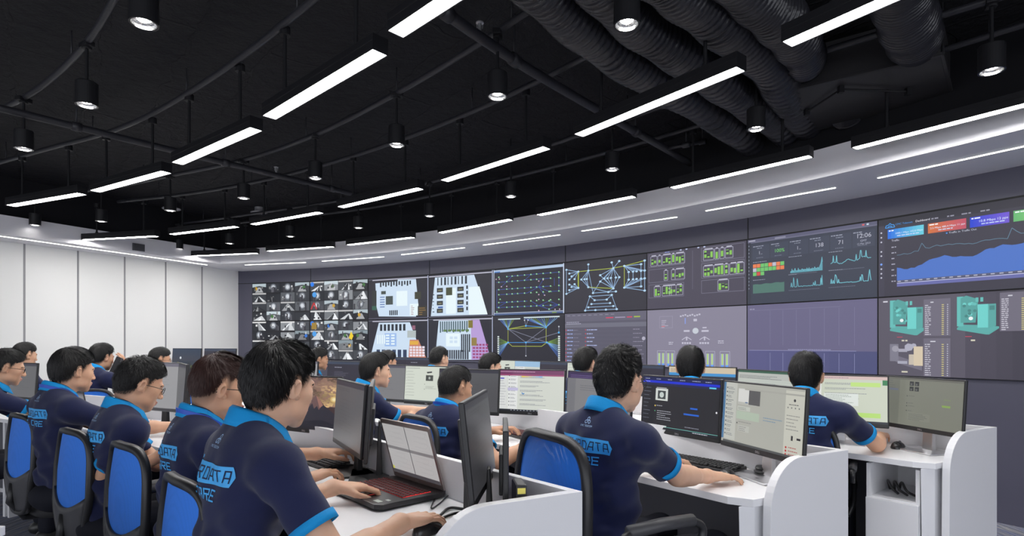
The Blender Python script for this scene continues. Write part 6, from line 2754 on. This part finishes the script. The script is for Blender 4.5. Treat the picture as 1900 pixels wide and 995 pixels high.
        fb = [(j * (nx + 1) + i, j * (nx + 1) + i + 1, (j + 1) * (nx + 1) + i + 1, (j + 1) * (nx + 1) + i) for j in range(nz) for i in range(nx)]
        MB().add(Pb, fb).build('slogan_band', PRINT, polo)
        q = slogan_polys('YOUR', bx0 + .012, zc - .013, .026, .020, .0085, .0034) + slogan_polys('DATA', bx0 + .130, zc - .013, .026, .020, .0085, .0034)
        q2 = slogan_polys('WE', bx0 + .012, zc - .062, .024, .020, .0085, .0040) + slogan_polys('CARE', bx0 + .084, zc - .062, .024, .020, .0085, .0040)
        for qq, mt_, dy, nm in ((q, NAVY, -.0014, 'slogan_lettering'), (q2, PRINT, 0, 'slogan_lettering')):
            Pq = onback([tuple(p) for quad in qq for p in quad])
            Pq[:, 1] += dy
            MB().add(Pq, [(4 * i, 4 * i + 1, 4 * i + 2, 4 * i + 3) for i in range(len(qq))]).build(nm, mt_, polo)
        # small emblem and company line under the collar
        ez = zN - .030
        em = []
        for (cx_, cz_) in ((0, ez + .010), (-.0075, ez), (.0075, ez)):
            for i in range(8):
                t1, t2 = 2 * math.pi * i / 8, 2 * math.pi * (i + 1) / 8
                ro, ri = .0062, .0042
                em.append([np.array([cx_ + ro * math.cos(t1), cz_ + ro * math.sin(t1)]), np.array([cx_ + ro * math.cos(t2), cz_ + ro * math.sin(t2)]),
                           np.array([cx_ + ri * math.cos(t2), cz_ + ri * math.sin(t2)]), np.array([cx_ + ri * math.cos(t1), cz_ + ri * math.sin(t1)])])
        Pq = onback([tuple(p) for quad in em for p in quad])
        MB().add(Pq, [(4 * i, 4 * i + 1, 4 * i + 2, 4 * i + 3) for i in range(len(em))]).build('emblem', PRINTW, polo)
        vs, fs, wd = text_tris('CMC TELECOM')
        k = .0058
        Pq = onback([((a_ - wd / 2) * k, ez - .016 + b_ * k) for a_, b_ in vs])
        MB().add(Pq, fs).build('emblem_lettering', PRINTW, polo)
    # ---- eyes, brows
    for sg in (1, -1):
        e = MB()
        c_ = V3(sg * .0315, .0795, .000)
        e.lathe([(0.0003, .0096), (.004, .0090), (.0072, .0064), (.0095, .001), (.0085, -.004)], 16)
        vv = [tuple(MHK @ (c_ + V3(v[0], v[2], v[1] * .62)) + hc) for v in e.v]
        e.v = vv
        e.build('eye', EYEW, person, smooth=True)
        i_ = MB().lathe([(0.0003, .0101), (.0035, .0096), (.0045, .0090)], 12)
        i_.v = [tuple(MHK @ (c_ + V3(v[0], v[2], v[1] * .9)) + hc) for v in i_.v]
        i_.build('iris', EYEB, person, smooth=True)
        bp_ = [MHK @ V3(sg * x, y, z) + hc for x, y, z in ((.015, .0895, .020), (.027, .0895, .026), (.040, .083, .025), (.050, .073, .019))]
        MB().tube([Vector(p) for p in bp_], [.0022, .0032, .003, .0015], 6).build('eyebrow', HAIRS['black'], person, smooth=True)
    # ---- hair
    hsh, post = hair_shell(style)
    rr = max(.004, min(res * 1.2, .006))
    pos, qd = mesh_field(hsh.p, (-.13, -.16, -.10), (.13, .13, .18), rr, post=post)
    hm = HAIRS[hair]
    ho = to_object('hair', pos @ MHK.T + hc, qd, hm, person)
    V_, F_ = hair_strands(style, strands, seed, style.get('w', .0016), hsh.p, pos, qd)
    to_object('hair_strands', V_ @ MHK.T + hc, F_, hm, ho, smooth=True)
    # ---- glasses
    if glasses:
        g = MB()
        for sg in (1, -1):
            ring = []
            for i in range(20):
                x, y = se(2 * math.pi * i / 20, 3)
                ring.append(Vector(MHK @ V3(sg * .0335 + x * .0245, .1015 - abs(x * .0245 + .0335) * .12, .002 + y * .0165) + hc))
            g.tube(ring, .0014, 6, closed=True)
            g.tube([Vector(MHK @ V3(*p) + hc) for p in ((sg * .058, .0945, .008), (sg * .0735, .070, .008), (sg * .079, .02, .006), (sg * .080, -.012, .004), (sg * .076, -.030, -.012))], .0015, 6)
        g.tube([Vector(MHK @ V3(*p) + hc) for p in ((-.009, .100, .006), (0, .103, .008), (.009, .100, .006))], .0014, 6)
        g.build('glasses', mat('glasses_black', (.012, .012, .014), .25), person, smooth=True)
    if lanyard:
        ring = []
        for i in range(32):
            th = 2 * math.pi * i / 32
            y = .082 * math.sin(th)
            ring.append(Vector((nb_[0] + .077 * math.cos(th), nb_[1] + y * .98 + .001, nb_[2] + .004 - .35 * y - .3 * max(0, y))))
        MB().tube(ring, 0, closed=True, prof=[(-.008, -.0012), (.008, -.0012), (.008, .0012), (-.008, .0012)], up=(0, 0, 1)).build('lanyard', mat('lanyard_blue', srgb(30, 80, 190), .5), person)
    return person
def WP(px, py, z):
    p = onz(px, py, z)
    return (p.x, p.y, z)


NEAR, MID, FAR = .0034, .0045, .0065
make_person('man in the foreground with black tousled hair typing on the open gaming laptop', 521, 632, 1.57, 31, 46, pitch=12, fwd=.05,
            hands=(WP(742, 972, .805), WP(618, 905, .81)), hand_dir=((.55, .84, -.1), (.85, .5, -.12)), curl=((4, 22, 22), (16, 34, 24)), elbow_w=((-.50, 1.32, .86), None),
            style=dict(top=.018, side=.006, hi=.046, lo=.022, lift=.45, mess=.26, w=.0014, fade=.024, comb=(.45, .8, -.2)), res=NEAR, strands=11000, seed=3, skin=1)
make_person('man with reddish brown hair and thin glasses beside the foreground man', 408, 658, 2.12, 50, 48, pitch=10, fwd=.03,
            hands=(WP(562, 892, .79), WP(640, 850, .79)), hair='brown', glasses=True, lanyard=True,
            style=dict(top=.022, side=.003, hi=.050, lo=.003, lift=.35, mess=.14, w=.0015, fade=.052, comb=(.5, .75, .1)), res=NEAR, strands=8000, seed=5)
make_person('man in glasses looking down with short black hair and a bright blue collar', 260, 661, 2.55, 44, 42, pitch=22, fwd=.03,
            hands=(WP(300, 846, .80), None), glasses=True, elbow_w=((-1.66, 2.42, .80), None), elbow=((0, 0, -1), (.1, .25, -1)),
            style=dict(top=.015, side=.005, hi=.032, lo=.008, lift=.7, mess=.3, fade=.02), res=MID, strands=5500, seed=7)
make_person('man with a thick round haircut and a navy lanyard seen from behind at the left', 136, 644, 3.0, 30, 32, pitch=8, fwd=-.02,
            lanyard=True, style=dict(top=.018, side=.010, hi=.042, lo=.014, lift=.2, mess=.14, fade=.016), res=MID, strands=4500, seed=9, hands=((-1.78, 3.30, .80), (-2.1, 3.4, .80)))
make_person('man in glasses cut off by the left edge of the picture', 12, 646, 3.68, 46, 45, pitch=14, fwd=.14,
            hands=((-2.92, 3.93, .82), (-3.1, 4.05, .82)), glasses=True, style=dict(top=.016, side=.008, hi=.035, lo=.01, lift=.4), res=MID, strands=3500, seed=11)
make_person('man with the slogan shirt and dark glasses seen from behind, hand on a mouse', 1150, 643, 2.04, 47, 56, pitch=6, fwd=.0,
            hands=(WP(1312, 884, .79), (.62, 2.42, .80)), hand_dir=((.88, .42, -.12), None), curl=((4, 20, 22), (12, 34, 26)), elbow_w=((.59, 2.02, .79), None), glasses=True,
            style=dict(top=.020, side=.003, hi=.038, lo=.005, lift=.6, mess=.28, clump=1.4, fade=.022, comb=(.1, .9, .1)), res=NEAR, strands=9000, seed=13, skin=1)
make_person('man with a faded black haircut and lanyard, forearm on the middle row desk', 846, 678, 3.12, 52, 40, pitch=8, fwd=.08,
            hands=((.10, 2.95, .79), (-.14, 3.25, .80)), lanyard=True, elbow_w=((-.06, 2.78, .70), None),
            style=dict(top=.014, side=.003, hi=.028, lo=.003, lift=.5, mess=.2, fade=.045), res=MID, strands=4000, seed=15, skin=2)
make_person('man in profile with a bowl fringe stretching his forearm over the middle row desk', 698, 654, 3.80, 64, 58, pitch=4, fwd=.06,
            hands=((-.70, 3.98, .80), (-.55, 4.05, .82)), elbow_w=((-.73, 3.74, .80), None),
            style=dict(top=.018, side=.011, hi=.045, lo=.014, lift=.25, mess=.12, comb=(.1, .95, -.35)), res=MID, strands=3500, seed=17, skin=1)
make_person('rightmost man seen from behind with his elbow on the back row desk', 1496, 653, 2.95, 36, 36, pitch=6, fwd=.03,
            hands=((1.97, 3.06, .80), (1.70, 3.25, .80)), elbow_w=((1.82, 2.82, .77), None),
            style=dict(top=.018, side=.005, hi=.042, lo=.016, lift=.45, mess=.22, fade=.01), res=MID, strands=4500, seed=19)
make_person('man with straight black hair seen straight from behind in front of the pale grey schematic', 1281, 642, 3.30, 17, 17, pitch=6, fwd=.07,
            style=dict(top=.018, side=.005, hi=.045, lo=.016, lift=.35, mess=.16, fade=.008), res=MID, strands=4500, seed=21)
make_person('man with short black hair behind the grey monitor, in front of the event list', 1088, 643, 4.08, 52, 40, pitch=6, fwd=.07,
            style=dict(top=.016, side=.008, hi=.04, lo=.01, lift=.35), res=.0055, strands=3000, seed=23, skin=1)
make_person('man in profile with a side swept fringe in front of the linked network fans', 911, 655, 4.95, 74, 60, pitch=8, fwd=.08,
            style=dict(top=.020, side=.010, hi=.05, lo=.012, lift=.3), res=.0055, strands=2500, seed=25, skin=1)
make_person('man with spiky faded hair in front of the floor plan with the purple block', 815, 643, 5.35, 42, 35, pitch=4, fwd=.12,
            style=dict(top=.016, side=.003, hi=.032, lo=.003, lift=.6, mess=.3, fade=.045), res=.0055, strands=2500, seed=27, skin=1)
make_person('young tanned man in profile below the camera pictures', 592, 645, 6.0, 66, 60, pitch=8, fwd=.08,
            style=dict(top=.020, side=.008, hi=.045, lo=.01, lift=.6, mess=.3), res=FAR, strands=2000, seed=29, skin=2, prints=False)
make_person('man in thin glasses behind the old grey monitor near the white wall', 297, 644, 5.5, 52, 46, pitch=8, fwd=.08, glasses=True,
            style=dict(top=.016, side=.004, hi=.025, lo=.004, lift=.6, fade=.035), res=FAR, strands=2000, seed=31, skin=2, prints=False)
phone_man = make_person('man holding a phone to his right ear in front of the white wall', 189, 637, 5.0, 20, 14, pitch=10, fwd=.08,
            hands=((-3.455, 5.10, 1.035), (-3.75, 5.35, .80)), hand_dir=((-.12, .05, .99), None), palm=((1, .25, 0), None), elbow=((.6, .5, -1), (-.5, -.3, -1)), curl=((10, 25, 20), (12, 34, 26)),
            style=dict(top=.020, side=.010, hi=.045, lo=.012, lift=.3), res=.0055, strands=2500, seed=33, prints=False)
make_person('man with a flat side parting at the far left in front of the white wall', 46, 635, 5.3, 20, 16, pitch=8, fwd=.10,
            style=dict(top=.018, side=.004, hi=.035, lo=.004, lift=.3, fade=.04), res=FAR, strands=2000, seed=35, prints=False)
make_person('far man of whom only the hair shows left of the corner of the video wall', 414, 650, 6.6, 40, 40, pitch=8, fwd=.10,
            style=dict(top=.018, side=.008, hi=.03, lo=.01, lift=.3), res=FAR, strands=1200, seed=37, prints=False)
make_person('far man mostly hidden behind the reddish brown haired man', 441, 661, 6.2, 40, 40, pitch=8, fwd=.10,
            style=dict(top=.018, side=.008, hi=.03, lo=.01, lift=.3), res=FAR, strands=1200, seed=39, prints=False)
make_person('far man hidden behind the man with the bowl fringe, only his hair showing', 719, 650, 5.7, 50, 45, pitch=8, fwd=.10,
            style=dict(top=.018, side=.008, hi=.03, lo=.01, lift=.3), res=FAR, strands=1200, seed=41, prints=False)
# the phone held at the ear
t = thing('phone', 'black smartphone held to the ear of the man by the white wall', 'phone', (-3.475, 5.02, 1.11), R(-14))
ph_ = MB().box((0, 0, 0), (.012, .072, .150)).build('case', BLACKP, t, bevel=.005)
ph_.rotation_euler = (R(-22), R(8), 0)
cam_b = MB().box((.0075, .018, .052), (.004, .03, .032))
for dy, dzz in ((.010, .044), (.026, .044), (.010, .060)):
    cam_b.cyl((.008, dy, dzz), (.0105, dy, dzz), .005, n=12)
cam_b.build('camera_bump', DGREY, ph_, bevel=.001)

# the corner of another white desk at the lower left
t = thing('desk', 'white desk corner cut off at the lower left of the picture', 'desk', (-1.33, 1.5, 0))
MB().box((-.45, -.35, .81), (.9, .70, .025)).build('worktop', WHITE, t, bevel=.0015)
MB().box((-.0125, -.35, .40), (.025, .68, .795)).build('side_support', WHITE, t, bevel=.001)
MB().box((-.46, -.012, .45), (.86, .02, .69)).build('back_panel', WHITE, t)
